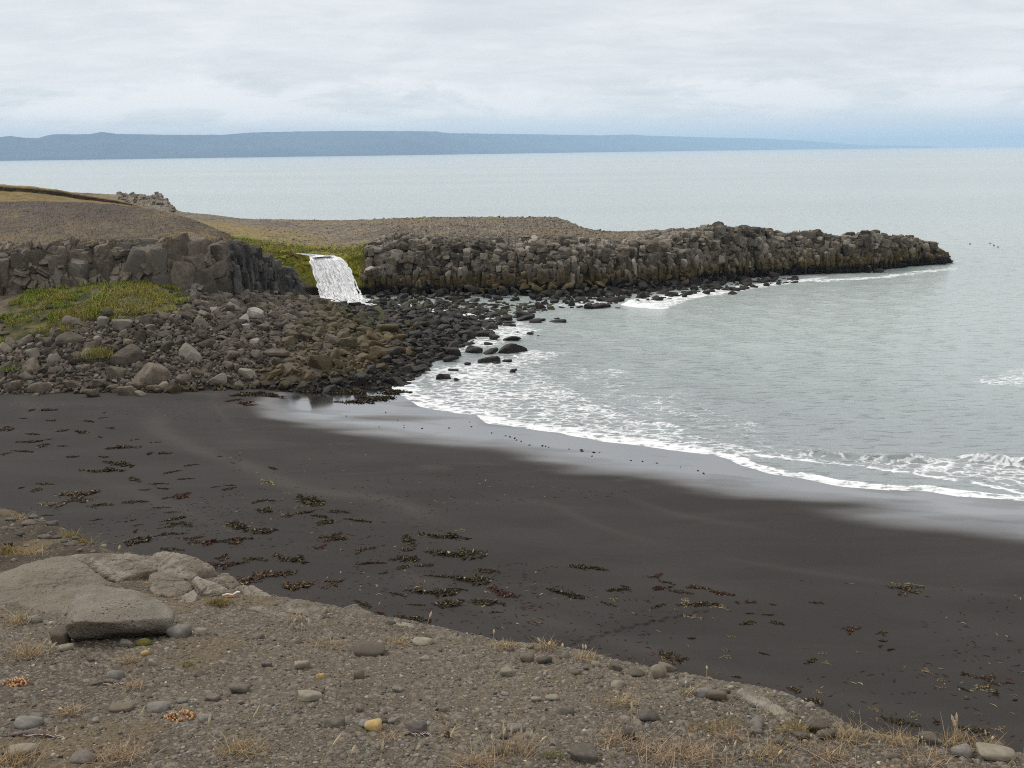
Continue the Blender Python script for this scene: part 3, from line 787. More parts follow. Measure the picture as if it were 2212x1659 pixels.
link('left_cliff', mesh_np('left_cliff', G, grid_faces(len(us), len(t)), [M_LAND], False, {'col': c.reshape(-1, 3), 'soft': soft.ravel()}), kind='structure')

# ------------------------------------------------------------------ scree apron and tidal rock shelf: a smooth sheet through surveyed heights
SCP = [(px, py, None) for px, py in ((-300, 850), (-100, 852), (0, 852), (100, 851), (200, 849), (320, 850), (440, 845), (560, 838), (660, 846), (760, 851), (830, 842))]
pts = []
for px, py, _ in SCP:
    p = on_beach(np.array([px]), np.array([py]))[0]; p[2] -= .18; pts.append(p)
for px, py, Yv in ((-300, 648, 103), (0, 640, 103.2), (100, 627, 104), (200, 616, 104.5), (300, 612, 104.8), (400, 630, 104.5), (470, 640, 108), (540, 634, 117.5), (610, 640, 125.5), (655, 648, 130)):
    pts.append(at_y(np.array([px]), np.array([py]), np.array([Yv]))[0])
for px, py, z in ((700, 656, 1.3), (760, 664, .75), (830, 668, .25), (900, 684, .15), (980, 684, .05), (1060, 692, -.1), (1150, 715, -.8), (1250, 700, -1.6), (1180, 760, -1.4), (1000, 735, .12), (900, 755, .6), (780, 740, 1.5), (650, 740, 2.6), (500, 745, 3.3),
                  (960, 775, -.05), (915, 812, -.15), (1060, 790, -.8), (880, 836, -.05), (300, 745, 3.6), (100, 745, 3.5), (-100, 745, 3.5), (560, 690, 4.0), (700, 690, 2.0), (820, 700, 1.0), (840, 800, .55), (760, 800, 1.15), (640, 800, 1.7), (1000, 900, -1.5), (1400, 720, -3), (800, 900, -.6), (500, 900, .3), (200, 920, .4)):
    pts.append(at_z(np.array([px]), np.array([py]), np.array([z]))[0])
pts = np.array(pts)
def _tps(d2): return np.where(d2 > 0, d2 * np.log(np.maximum(d2, 1e-9)), 0)
n_ = len(pts)
K = _tps(((pts[:, None, :2] - pts[None, :, :2]) ** 2).sum(-1)) + np.eye(n_) * 30.0
Q = np.concatenate([np.ones((n_, 1)), pts[:, :2]], 1)
S_ = np.linalg.solve(np.block([[K, Q], [Q.T, np.zeros((3, 3))]]), np.concatenate([pts[:, 2], np.zeros(3)]))
def scree_h(x, y):
    sh_ = np.shape(x); x = np.ravel(x); y = np.ravel(y)
    out = S_[n_] + S_[n_ + 1] * x + S_[n_ + 2] * y
    for i in range(n_):
        out = out + S_[i] * _tps((x - pts[i, 0]) ** 2 + (y - pts[i, 1]) ** 2)
    return out.reshape(sh_)
def on_scree(px, py): return on_surface(np.asarray(px, float), np.asarray(py, float), scree_h, 2.0, 60, .5)
sx_ = np.linspace(-75, 12, 380); sy_ = np.linspace(72, 137, 320)
X, Y = np.meshgrid(sx_, sy_, indexing='ij')
Z = scree_h(X, Y)
G = np.stack([X, Y, Z], -1)
GRASS = [[(0, 700), (30, 655), (90, 628), (140, 640), (210, 628), (160, 680), (225, 690), (150, 720), (90, 735), (40, 752), (0, 745)],
         [(232, 690), (250, 660), (300, 640), (330, 612), (390, 606), (408, 640), (402, 672), (350, 682), (300, 690), (285, 698)],
         [(60, 640), (110, 624), (215, 612), (300, 606), (330, 614), (300, 645), (245, 668), (225, 690), (180, 690), (150, 650)]]
GP = [[tuple(p) for p in on_scree(*np.array(g_, float).T)[:, :2]] for g_ in GRASS]
xf, yf = X.ravel(), Y.ravel()
nB = fbm(G * .5, 4, 601).ravel(); nC = fbm(G * 1.8, 3, 602).ravel()
gm = np.zeros_like(xf)
for g_ in GP: gm = np.maximum(gm, poly_mask(xf + nB * 1.2, yf + nC * 1.2, g_, .9))
G[..., 2] += .16 * fbm(G * .55, 4, 603) + .22 * gm.reshape(X.shape) * (1 + nB.reshape(X.shape))
c = np.ones((len(xf), 3)) * np.array([.105, .086, .066]) * (1 + .5 * nC[:, None])
c = mixc(c, gm, (.046, .050, .014)); c = mixc(c, gm * sstep(0, .3, nC), (.060, .046, .022)); c = mixc(c, gm * sstep(.0, .3, -nC), (.036, .044, .011)); c = mixc(c, sstep(3.4, 4.6, G[..., 2].ravel()) * sstep(-.1, .3, nC + nB) * .6, (.135, .105, .050))
zz = G[..., 2].ravel()
c = mixc(c, sstep(1.5, .7, zz + .5 * nB), (.020, .017, .013))
link('scree_slope', mesh_np('scree_slope', G, grid_faces(len(sx_), len(sy_)), [M_LAND], True, {'col': c, 'soft': np.ones(len(xf))}), kind='structure')

# ------------------------------------------------------------------ waterfall
fall_root = link('waterfall', None, None, 'white waterfall tumbling over a mossy lip into the cove', 'waterfall')
lp = at_y(np.array([738.]), np.array([655.]), np.array([133.]))[0]; fall_root.location = lp
L_ = np.array([(668, 551, 141.5), (671, 562, 140.2), (677, 585, 139.2), (684, 610, 138.0), (690, 630, 136.8), (694, 648, 135.6), (696, 662, 134.8)], float)
R_ = np.array([(722, 550, 142.0), (740, 560, 140.6), (757, 585, 139.4), (768, 608, 138.2), (778, 632, 136.8), (788, 648, 135.6), (798, 661, 134.6)], float)
vv = np.linspace(0, 6, 130); uu = np.linspace(0, 1, 120)
def ip(A_, c_): return np.interp(vv, np.arange(7), A_[:, c_])
LL = at_y(ip(L_, 0), ip(L_, 1), ip(L_, 2)); RR = at_y(ip(R_, 0), ip(R_, 1), ip(R_, 2))
LL[:, 0] += .34 * fbm(np.stack([vv * 3, 0 * vv, 0 * vv], -1), 5, 1, .7); RR[:, 0] += .40 * fbm(np.stack([vv * 3, 0 * vv, 0 * vv], -1), 5, 2, .7)
G = LL[None] * (1 - uu)[:, None, None] + RR[None] * uu[:, None, None]
U_, V_ = np.meshgrid(uu, vv, indexing='ij')
strand = fbm(np.stack([U_ * 20, V_ * .35, 0 * U_], -1), 5, 700); lump = fbm(np.stack([U_ * 6, V_ * 1.6, 0 * U_ + 3], -1), 4, 710)
G[..., 1] -= (.9 * np.sin(np.pi * U_) ** .6 * (.3 + .12 * V_)) + .34 * strand + .16 * lump + .16 * fbm(np.stack([U_ * 40, V_ * 5, 0 * U_], -1), 3, 715) * .3
G[..., 2] += .04 * lump
back_ = G.copy(); back_[..., 1] += 1.1
k = NT('falling_water')
P = k.pos()
s1 = k.noise(k.scale(P, (3.4, 1.2, .30)), 1.0, 6, .68, .3); s2 = k.noise(k.scale(P, (11, 3, .6)), 1.0, 4, .7)
thinw = k.attr('thin')
f = k.math('ADD', k.ramp(s1, .36, .56, 1, 0), k.math('MULTIPLY', k.ramp(s2, .35, .6, 1, 0), .45))
f = k.math('MULTIPLY', f, .27, clamp=True)
c = k.mix(f, (.96, .965, .97), (.55, .58, .61))
c = k.mix(thinw, c, (.10, .125, .135))
k.bsdf(Base_Color=c, Roughness=.5, Normal=k.bump(k.math('ADD', s1, k.math('MULTIPLY', s2, .4)), .25, .2))
M_FALL = k.m
def solid(G):
    """close a sheet with a back of its own: G front, G+1.1 m behind"""
    return
thn = (sstep(.55, .1, V_) * sstep(-.15, .2, lump) * .7).ravel()
holes = fbm(np.stack([U_ * 13, V_ * .8, 0 * U_ + 7], -1), 4, 730); side = np.maximum(sstep(.16, .0, U_), sstep(.86, 1.0, U_)); low_ = sstep(2.0, 6.0, V_)
bad = (holes < -.66 + .62 * side + .10 * low_).ravel() & (V_ > .6).ravel()
fall_faces = grid_faces(120, 130); fall_faces = fall_faces[~bad[fall_faces].all(1)]
def local(o_loc, V): return V - np.array(o_loc[:])
link('curtain', mesh_np('curtain', local(lp, G.reshape(-1, 3)), fall_faces, [M_FALL], True, {'thin': thn}), fall_root)
GC_ = G.copy(); r_ = np.random.default_rng(64); VV, FF, off = [], [], 0
for q in range(85):
    u0 = r_.uniform(-.02, 1.02); v0 = int(r_.uniform(4, 70)); v1 = min(129, v0 + int(r_.uniform(40, 100))); vs = np.arange(v0, v1, 3); n_s = len(vs)
    if n_s < 4: continue
    uu_ = np.clip(u0 + .02 * np.cumsum(r_.normal(0, 1, n_s)) * .6, 0, 1); ii = (uu_ * 119).astype(int)
    P_ = GC_[ii, vs] + np.array([0, -1, .25]) * r_.uniform(-.05, .07); P_ = P_ + r_.normal(0, .03, P_.shape)
    w_ = r_.uniform(.07, .17) * np.sin(np.linspace(.25, np.pi * .95, n_s)) * (1 + .5 * r_.normal(size=n_s).clip(-1, 1))
    ring = np.array([(math.cos(a), math.sin(a) * .7) for a in np.linspace(0, 2 * np.pi, 5, endpoint=False)])
    V_s = P_[:, None] + np.stack([ring[:, 0][None] * w_[:, None], ring[:, 1][None] * w_[:, None] * 1.0, 0 * ring[:, 0][None] * w_[:, None]], -1)
    i_ = np.arange(n_s - 1)[:, None] * 5; j_ = np.arange(5)[None]
    FF.append(np.stack([i_ + j_, i_ + (j_ + 1) % 5, i_ + 5 + (j_ + 1) % 5, i_ + 5 + j_], -1).reshape(-1, 4) + off); VV.append(V_s.reshape(-1, 3)); off += n_s * 5
link('streaks', mesh_np('streaks', local(lp, np.concatenate(VV)), np.concatenate(FF), [M_FALL], True, {'thin': np.zeros(off)}), fall_root)
# the stream that feeds it, running down to the lip from the grass
SL = np.array([(630, 547.0), (662, 551), (678, 557)]); SR = np.array([(633, 546.4), (684, 549.2), (718, 554)])
tt = np.linspace(0, 2, 40); ul = np.linspace(0, 1, 24)
Lx = at_y(np.interp(tt, [0, 1, 2], SL[:, 0]), np.interp(tt, [0, 1, 2], SL[:, 1]), np.interp(tt, [0, 1, 2], [146.5, 143.5, 140.0]))
Rx = at_y(np.interp(tt, [0, 1, 2], SR[:, 0]), np.interp(tt, [0, 1, 2], SR[:, 1]), np.interp(tt, [0, 1, 2], [147.5, 145.0, 140.6]))
G = Lx[None] * (1 - ul)[:, None, None] + Rx[None] * ul[:, None, None]
G[..., 2] += .02 + .16 * fbm(G * np.array([.9, .9, .9]), 3, 720)
UU, TT = np.meshgrid(ul, tt, indexing='ij')
th_ = (sstep(-.1, .2, fbm(np.stack([UU * 3, TT * 3, 0 * TT], -1), 4, 722) + .22) * .9).ravel()
link('feeding_stream', mesh_np('feeding_stream', local(lp, G.reshape(-1, 3)), grid_faces(24, 40), [M_FALL], True, {'thin': th_}), fall_root)
# splash at its foot
rg = np.random.default_rng(5)
VV, FF, off = [], [], 0
D, F = ico(2)
for _ in range(150):
    px = rg.uniform(694, 815); py = 655 + (px - 694) * .03 + rg.normal() * 2.5
    p = at_y(np.array([px]), np.array([py]), np.array([134.2 - rg.uniform(0, 1.2)]))[0]
    r = rg.uniform(.08, .42) * (1.0 if px < 795 else .5)
    v = D * r * (1 + .45 * fbm(D * 2.2 + rg.uniform(0, 50, 3), 3, 9))[:, None] * np.array([1.4, 1, .75]) + p - np.array([0, 0, .15])
    VV.append(v); FF.append(F + off); off += len(v)
link('splash', mesh_np('splash', local(lp, np.concatenate(VV)), np.concatenate(FF), [M_FALL], True, {'thin': np.zeros(off)}), fall_root)
# ------------------------------------------------------------------ labels that single each thing out
ORD = ['', 'second', 'third', 'fourth', 'fifth', 'sixth', 'seventh', 'eighth', 'ninth', 'tenth', 'eleventh', 'twelfth']
def settle(items):
    """items: list of (object, words, px, py, extra): extra is a finer phrase tried before the order in the picture"""
    by = {}
    for it in items: by.setdefault(it[1], []).append(it)
    for words, li in by.items():
        if len(li) == 1:
            li[0][0]['label'] = words; continue
        sx = max(i[2] for i in li) - min(i[2] for i in li); sy = max(i[3] for i in li) - min(i[3] for i in li)
        if sx >= sy: li.sort(key=lambda i: i[2]); first, last, frm = 'leftmost', 'rightmost', 'from left'
        else: li.sort(key=lambda i: i[3]); first, last, frm = 'farthest', 'nearest', 'from far'
        n = len(li)
        for q, it in enumerate(li):
            if q == 0: s = first
            elif q == n - 1: s = last
            elif n == 3: s = 'middle'
            elif q < len(ORD): s = ORD[q] + ' ' + frm
            else: s = 'number %d %s' % (q + 1, frm)
            it[0]['label'] = words + ', ' + s
def word(v, cuts, names):
    for c_, n_ in zip(cuts, names):
        if v < c_: return n_
    return names[-1]

# ------------------------------------------------------------------ rocks of the shore
M_DRY = rock_material('basalt_dry', (.076, .062, .047), (.128, .107, .083), (.22, .20, .17), .9, .13, 1.7, weed=(-.4, .55, 1.5, 1.4), var=.52, rnd_hue=(.185, .165, .138))
M_PALE = rock_material('basalt_pale', (.30, .275, .24), (.38, .355, .32), (.45, .43, .40), .3, .2, 1.5, var=.08)
M_WEED = rock_material('basalt_weedy', (.062, .054, .036), (.105, .084, .045), (.16, .14, .10), .5, .05, 1.6, weed=(.45, 1.15, 3.0, 1.2), var=.35, rough=.7)
M_BLACK = rock_material('rock_under_weed', (.012, .011, .010), (.030, .023, .015), (.05, .04, .025), .8, .05, 2.6, var=.35, rough=.55)
M_GREEN = rock_material('rock_green_algae', (.050, .060, .022), (.082, .074, .048), (.14, .125, .10), .4, .08, 1.4, var=.3, rough=.75)

ROCKS = []
for q in range(22):
    rg = np.random.default_rng(900 + q)
    V, F = rock_shape(50 + q, 3, 45 if q % 4 else 16, 6 + q % 5, (1.0, rg.uniform(.55, .9), rg.uniform(.5, .85)), .07, .48)
    ROCKS.append((V, F))
def rock_mesh_data(name, idx, mat):
    V, F = ROCKS[idx]
    return mesh_np(name, V, F, [mat], idx % 3 == 0)
_rm = {}
def rock_me(name, idx, mat):
    if (name, idx, mat.name) not in _rm: _rm[(name, idx, mat.name)] = rock_mesh_data(name, idx, mat)
    return _rm[(name, idx, mat.name)]
def rot_rand(rg, tilt=.6):
    return (rg.normal() * tilt, rg.normal() * tilt, rg.uniform(0, 6.28))
from mathutils import Euler
def rmat(e): return np.array(Euler(e).to_matrix())

def scatter(poly_px, hfun, n, lo, hi, power, seed, z0=2.0, sep=.72, tries=60000, dens=None, on=None):
    """random centres inside a region of ground, larger first, kept apart"""
    rg = np.random.default_rng(seed)
    pw = on(np.array([p[0] for p in poly_px], float), np.array([p[1] for p in poly_px], float))[:, :2]
    x0, y0 = pw.min(0); x1, y1 = pw.max(0)
    xs = rg.uniform(x0, x1, tries); ys = rg.uniform(y0, y1, tries)
    m = in_poly(xs, ys, [tuple(p) for p in pw]); xs, ys = xs[m], ys[m]
    size = lo * (1 - rg.uniform(0, 1, len(xs)) * (1 - (lo / hi) ** power)) ** (-1 / power)
    o = np.argsort(-size[:n * 6]); xs, ys, size = xs[:n * 6][o], ys[:n * 6][o], size[:n * 6][o]
    kx, ky, ks = np.zeros(n), np.zeros(n), np.zeros(n); c_ = 0
    for x, y, s in zip(xs, ys, size):
        if c_ and (np.hypot(kx[:c_] - x, ky[:c_] - y) < sep * .5 * (ks[:c_] + s)).any(): continue
        kx[c_], ky[c_], ks[c_] = x, y, s; c_ += 1
        if c_ == n: break
    kx, ky, ks = kx[:c_], ky[:c_], ks[:c_]
    return kx, ky, hfun(kx, ky), ks

def merged(items, name, mat, label=None):
    """items: (idx, pos, size, euler) as one stuff object"""
    VV, FF, off = [], [], 0
    for idx, p, s, e in items:
        V, F = ROCKS[idx]; 
        VV.append((V * (s * .5)) @ rmat(e).T + p); FF.append(F + off); off += len(V)
    return link(name, mesh_np(name, np.concatenate(VV), np.concatenate(FF), [mat], False), kind='stuff')

SCREE = [(-60, 758), (60, 735), (130, 700), (200, 690), (300, 690), (400, 678), (410, 640), (455, 640), (520, 632), (600, 636), (660, 645), (700, 655), (640, 700), (600, 760), (560, 800), (560, 838), (440, 846), (330, 850), (200, 850), (0, 856), (-60, 858)]
SHELF = [(640, 652), (760, 660), (860, 666), (930, 664), (1030, 676), (1085, 690), (1090, 708), (1040, 728), (1020, 745), (960, 762), (930, 790), (905, 815), (880, 832), (800, 846), (700, 850), (600, 846), (560, 836), (560, 798), (600, 755), (640, 700)]
rg = np.random.default_rng(77)
grey = ['grey brown', 'dull brown', 'dark grey', 'mid grey']
def side_word(px):
    return word(px, [60, 160, 260, 360, 460, 1e9], ['at far left', 'left of the tuft', 'near the tuft', 'right of the tuft', 'under cliff corner', 'under dark recess'])
used_boulders = []
lab = []
def rock_thing(name, px, py, wpx, mat, hfun=None, asp=None, z=None, idx=None, label=None, cat='boulder', group=None, sink=.25, rot=None, on=None):
    """a rock seen at a place in the photo, standing on the ground there; wpx is its width there"""
    p = on(np.array([float(px)]), np.array([float(py)]))[0] if on else at_z(np.array([float(px)]), np.array([float(py)]), np.array([z or 0.0]))[0]
    s = wpx / FPX * np.linalg.norm(p - np.array([0, 0, CAM_Z])) * .56
    idx = int(rg.integers(len(ROCKS))) if idx is None else idx
    o = link(name, rock_me(name, idx, mat), None, label, cat, group)
    a = asp or (1, 1, 1)
    o.scale = (s * a[0], s * a[1], s * a[2]); o.location = (p[0], p[1] + s * .3, p[2] + s * a[2] * .62 * (1 - 2 * sink))
    o.rotation_euler = rot if rot is not None else (rg.normal() * .15, rg.normal() * .15, rg.normal() * .4)
    used_boulders.append((p[0], p[1] + s * .3, s * 2))
    return o
# boulders one can point at
for px, py, wd, m, l in (
    (545, 690, 66, M_PALE, 'pale cream topped boulder on the upper scree below the dark cliff recess'),
    (528, 712, 34, M_PALE, 'small pale standing stone just below the cream topped boulder'),
    (565, 715, 74, M_DRY, 'long split slab of lighter grey rock leaning on the upper scree'),
    (620, 722, 52, M_DRY, 'curved hollow backed slab lying beside the split grey slab'),
    (690, 668, 40, M_DRY, 'rounded brown boulder in front of the foot of the waterfall'),
    (1022, 634, 42, M_PALE, 'tall pale boulder standing alone at the foot of the headland cliff'),
    (320, 825, 108, M_DRY, 'biggest flat topped boulder at the edge of the black sand on the left'),
    (210, 838, 66, M_DRY, 'rounded dark grey boulder by the sand left of the biggest flat topped one'),
    (410, 775, 84, M_DRY, 'large angular boulder above the sand right of the lone grass tuft'),
    (420, 812, 60, M_DRY, 'grey block with sharp pale top edge behind the sand line'),
    (150, 740, 84, M_DRY, 'big leaning slab in the rocks left of the lone grass tuft'),
    (280, 780, 100, M_DRY, 'broad blotched grey boulder just right of the lone grass tuft'),
    (245, 815, 72, M_DRY, 'wedge shaped boulder directly below the lone grass tuft'),
    (228, 690, 48, M_DRY, 'single brown boulder lying among the green grass under the cliff'),
    (260, 715, 66, M_DRY, 'split block at the lower rim of the grassy bank'),
    (435, 705, 52, M_DRY, 'leaning grey pillar of rock right of the green grass patch'),
    (470, 832, 80, M_DRY, 'olive based wedge boulder at the sand right of the biggest boulder'),
    (640, 690, 46, M_DRY, 'brown upright boulder halfway between cliff recess and waterfall'),
    (535, 815, 62, M_DRY, 'dark olive boulder near the right end of the sand line'),
    (685, 795, 96, M_WEED, 'largest olive brown boulder with a flat face above the sand'),
    (600, 770, 80, M_DRY, 'pale edged slab lying flat in the middle of the rockfall'),
    (750, 755, 72, M_WEED, 'ochre topped wedge boulder in the middle of the tidal rocks'),
    (820, 775, 78, M_WEED, 'flat ochre slab boulder above the weedy rocks by the swash'),
    (800, 735, 64, M_WEED, 'square olive block behind the flat ochre slab'),
    (840, 720, 70, M_WEED, 'large sloping olive slab below the waterfall stream'),
    (715, 740, 62, M_DRY, 'brown boulder with a pale top in the middle of the tidal rocks'),
    (760, 790, 40, M_WEED, 'small yellow tinged boulder beside the largest olive boulder'),
    (775, 832, 62, M_BLACK, 'bushy looking weed covered boulder alone on the wet sand'),
    (655, 838, 40, M_WEED, 'low mossy yellow boulder on the sand beside the tidal rocks'),
    (610, 840, 46, M_WEED, 'squat olive boulder on the sand at the end of the rocks'),
    (665, 818, 36, M_WEED, 'small round yellow boulder behind the squat olive one'),
    (905, 655, 32, M_DRY, 'grey boulder in the stream right of the waterfall')):
    on = on_scree
    o = rock_thing('boulder', px, py, wd * .60, m, on=on, label=l)
    if 'split slab' in l or 'slab lying flat' in l: o.scale[2] *= .55
    if 'tall' in l or 'upright' in l or 'pillar' in l: o.scale[2] *= 1.5
for px, py, wd in ((80, 847, 46), (198, 857, 26), (275, 852, 40), (303, 855, 22), (20, 848, 38), (160, 842, 44), (75, 855, 14), (290, 846, 36)):
    o = rock_thing('boulder', px, py, wd, M_DRY, on=on_beach, sink=.32); lab.append((o, 'small grey boulder half sunk in black sand before the rockfall', px, py, ''))
    o['category'] = 'boulder'; o['group'] = 'boulders half sunk in the sand'
settle(lab); lab = []
ub = np.array(used_boulders)
def free_of_named(x, y, s, f=.42):
    return (np.hypot(ub[:, 0] - x, ub[:, 1] - y) > f * (ub[:, 2] + s)).all()

x, y, z, s = scatter(SCREE, scree_h, 1300, .38, 1.6, 1.9, 31, on=on_scree, sep=.66)
pxs, pys = project(np.stack([x, y, z + .3], -1)); dist = np.sqrt(x * x + y * y + (CAM_Z - z) ** 2)
order = np.argsort(-s / dist); extra = []; n_made = 0
for i in order:
    if not free_of_named(x[i], y[i], s[i]): continue
    idx = int(rg.integers(len(ROCKS))); e = rot_rand(rg, .45)
    p = np.array([x[i], y[i], z[i] + s[i] * .12])
    if n_made < 170 and -20 < pxs[i] < 720:
        o = link('boulder', rock_me('boulder', idx, M_DRY), None, 'b', 'boulder', 'boulders of the rockfall under the left cliff')
        o.location = p; o.scale = (s[i] * .5,) * 3; o.rotation_euler = e; n_made += 1
        up = word(pys[i], [700, 745, 785, 820, 1e9], ['top of rockfall', 'upper rockfall', 'middle of rockfall', 'lower rockfall', 'along the sand'])
        lab.append((o, '%s %s boulder, %s, %s' % (word(s[i], [.8, 1.25, 9], ['small', 'medium', 'large']), grey[idx % 3], up, side_word(pxs[i])), pxs[i], pys[i], ''))
    else: extra.append((idx, p, s[i], e))
settle(lab); lab = []
x, y, z, s = scatter(SCREE, scree_h, 3600, .20, .55, 2.0, 32, on=on_scree, sep=.5)
for i in range(len(x)): extra.append((int(rg.integers(len(ROCKS))), np.array([x[i], y[i], z[i] + .10]), s[i], rot_rand(rg, .6)))
for g_ in GP:
    a = np.array(g_); x0, y0 = a.min(0); x1, y1 = a.max(0)
    for q in range(150):
        xx, yy = rg.uniform(x0, x1), rg.uniform(y0, y1)
        if in_poly(np.array([xx]), np.array([yy]), g_)[0] and fbm(np.array([[xx * .3, yy * .3, 2.0]]), 3, 650)[0] > -.05:
            sz = .3 * (1 - rg.uniform() * .93) ** (-1 / 1.8); extra.append((int(rg.integers(len(ROCKS))), np.array([xx, yy, float(scree_h(np.array([xx]), np.array([yy]))[0]) + .12 + sz * .12]), sz, rot_rand(rg, .4)))
merged(extra, 'small_scree', M_DRY)

x, y, z, s = scatter(SHELF, scree_h, 700, .42, 1.9, 2.0, 41, on=on_scree)
pxs, pys = project(np.stack([x, y, z + .3], -1)); dist = np.sqrt(x * x + y * y + (CAM_Z - z) ** 2)
order = np.argsort(-s / dist); extra = {m: [] for m in ('w', 'b', 'g')}; n_made = 0
for i in order:
    if not free_of_named(x[i], y[i], s[i]): continue
    idx = int(rg.integers(len(ROCKS))); e = rot_rand(rg, .35)
    nn = rg.normal() * .28
    kind = 'b' if (z[i] < .85 + nn and pxs[i] > 690) else ('g' if (z[i] < 1.5 and pys[i] < 706 and pxs[i] > 740 and rg.uniform() < .7) else 'w')
    p = np.array([x[i], y[i], max(z[i], -.12) + s[i] * .10])
    m, wd = {'w': (M_WEED, 'olive brown'), 'b': (M_BLACK, 'black weed covered'), 'g': (M_GREEN, 'green slimed')}[kind]
    if kind == 'b' : e = (e[0] * .4, e[1] * .4, e[2])
    if n_made < 125:
        o = link('tidal_rock', rock_me('tidal_rock', idx, m), None, 'b', 'rock', 'tidal rocks between the waterfall and the surf')
        o.location = p; o.scale = (s[i] * .5, s[i] * .5, s[i] * (.42 if kind == 'b' else .5)); o.rotation_euler = e; n_made += 1
        row = word(pys[i], [685, 720, 765, 810, 1e9], ['beside the stream', 'far tidal shelf', 'middle tidal shelf', 'near tidal shelf', 'by the wet sand'])
        col_ = word(pxs[i], [650, 740, 830, 920, 1e9], ['left end', 'left of centre', 'centre', 'right of centre', 'seaward end'])
        lab.append((o, '%s %s rock, %s, %s' % (word(s[i], [.75, 1.1, 9], ['small', 'medium', 'large']), wd, row, col_), pxs[i], pys[i], ''))
    else: extra[kind].append((idx, p, s[i], e))
settle(lab); lab = []
GAP = [(800, 648), (900, 652), (1030, 656), (1150, 662), (1200, 668), (1120, 686), (1030, 678), (930, 666), (860, 668), (810, 664)]
x, y, z, s = scatter(GAP, lambda a, b: 0 * a - .16, 260, .45, 1.7, 1.8, 44, on=lambda a, b: at_z(a, b, 0.0), sep=.8)
for i in range(len(x)):
    kd = 'bgw'[int(rg.choice(3, p=[.42, .34, .24]))]; extra[kd].append((int(rg.integers(len(ROCKS))), np.array([x[i], y[i], z[i] + s[i] * .06]), s[i], (rg.normal() * .15, rg.normal() * .15, rg.uniform(0, 6.28))))
x, y, z, s = scatter(SHELF, scree_h, 2200, .22, .6, 2.2, 42, on=on_scree, sep=.55)
for i in range(len(x)):
    kind = 'b' if (z[i] < .85 and x[i] > -22) else ('g' if (z[i] < 1.5 and y[i] > 110 and rg.uniform() < .5) else 'w')
    extra[kind].append((int(rg.integers(len(ROCKS))), np.array([x[i], y[i], max(z[i], -.1) + .06]), s[i], rot_rand(rg, .5)))
for kd, m, nm in (('w', M_WEED, 'olive_shingle'), ('b', M_BLACK, 'weedy_shingle'), ('g', M_GREEN, 'slimy_shingle')): merged(extra[kd], nm, m)

# rocks at the foot of the headland, down to the water
FOOT = [(785, 640), (900, 628), (1050, 632), (1200, 626), (1350, 612), (1500, 600), (1620, 600), (1720, 597), (1720, 606), (1640, 614), (1560, 625), (1450, 641), (1360, 650), (1250, 661), (1150, 662), (1050, 658), (930, 655), (800, 650)]
def foot_h(x, y):
    d = seg_dist((x, y), [np.array(p) for p in at_z(np.array([2060., 1890, 1765, 1640, 1500, 1350, 1205, 1050, 860, 780]), np.array([578., 597, 602, 611, 631, 648, 661, 656, 652, 652]), -.4)[:, :2]])[0]
    return np.maximum(-d, 0) * .22 - .25
x, y, z, s = scatter(FOOT, foot_h, 420, .5, 2.0, 1.9, 51, on=lambda a, b: at_z(a, b, .3))
pxs, pys = project(np.stack([x, y, z + .3], -1)); order = np.argsort(-s); ex = {'b': [], 'w': []}; n_made = 0
for i in order:
    idx = int(rg.integers(len(ROCKS))); e = rot_rand(rg, .3); kd = 'b' if z[i] < .95 + .3 * rg.normal() else 'w'
    p = np.array([x[i], y[i], z[i] + s[i] * .12])
    if n_made < 85:
        o = link('shore_rock', rock_me('shore_rock', idx, M_BLACK if kd == 'b' else M_WEED), None, 'b', 'rock', 'rocks along the foot of the headland')
        o.location = p; o.scale = (s[i] * .5, s[i] * .5, s[i] * .42); o.rotation_euler = e; n_made += 1
        col_ = word(pxs[i], [880, 980, 1080, 1180, 1280, 1400, 1520, 1e9], ['right of waterfall', 'under columnar cliff', 'by tall pale boulder', 'right of pale boulder', 'under grassy hump', 'behind white breaker', 'right of breaker', 'towards rocky point'])
        lab.append((o, '%s %s rock at the headland foot, %s' % (word(s[i], [.9, 1.3, 9], ['small', 'medium', 'large']), 'black wet' if kd == 'b' else 'ochre stained', col_), pxs[i], pys[i], ''))
    else: ex[kd].append((idx, p, s[i], e))
settle(lab); lab = []
merged(ex['b'], 'wet_shore_rubble', M_BLACK); merged(ex['w'], 'stained_shore_rubble', M_WEED)

# jointed basalt blocks and columns that make up the two cliff faces
M_FACE = rock_material('basalt_face', (.082, .068, .050), (.150, .128, .100), (.27, .245, .21), .9, .2, 1.8, weed=(.9, 1.7, 4.2, 2.2), var=.6, rnd_hue=(.25, .222, .182))
M_FACE_L = rock_material('basalt_face_brown', (.092, .075, .057), (.138, .114, .089), (.22, .20, .17), .9, .12, 1.6, var=.35, rnd_hue=(.16, .145, .125))
BLK = []
for q in range(16):
    r_ = np.random.default_rng(1200 + q)
    D, F = ico(3 if q < 16 else 2); N_ = np.concatenate([np.eye(3), -np.eye(3)]) + r_.normal(0, .13, (6, 3)); N_ = np.concatenate([N_, r_.normal(size=(3, 3))]); N_ /= np.linalg.norm(N_, axis=1, keepdims=True)
    ds = np.concatenate([r_.uniform(.85, 1.0, 6), r_.uniform(1.0, 1.3, 3)])
    BLK.append((D * (planes_shape(D, N_, ds, 26) * (1 + .05 * fbm(D * 2.5 + q, 3, q)))[:, None], F))
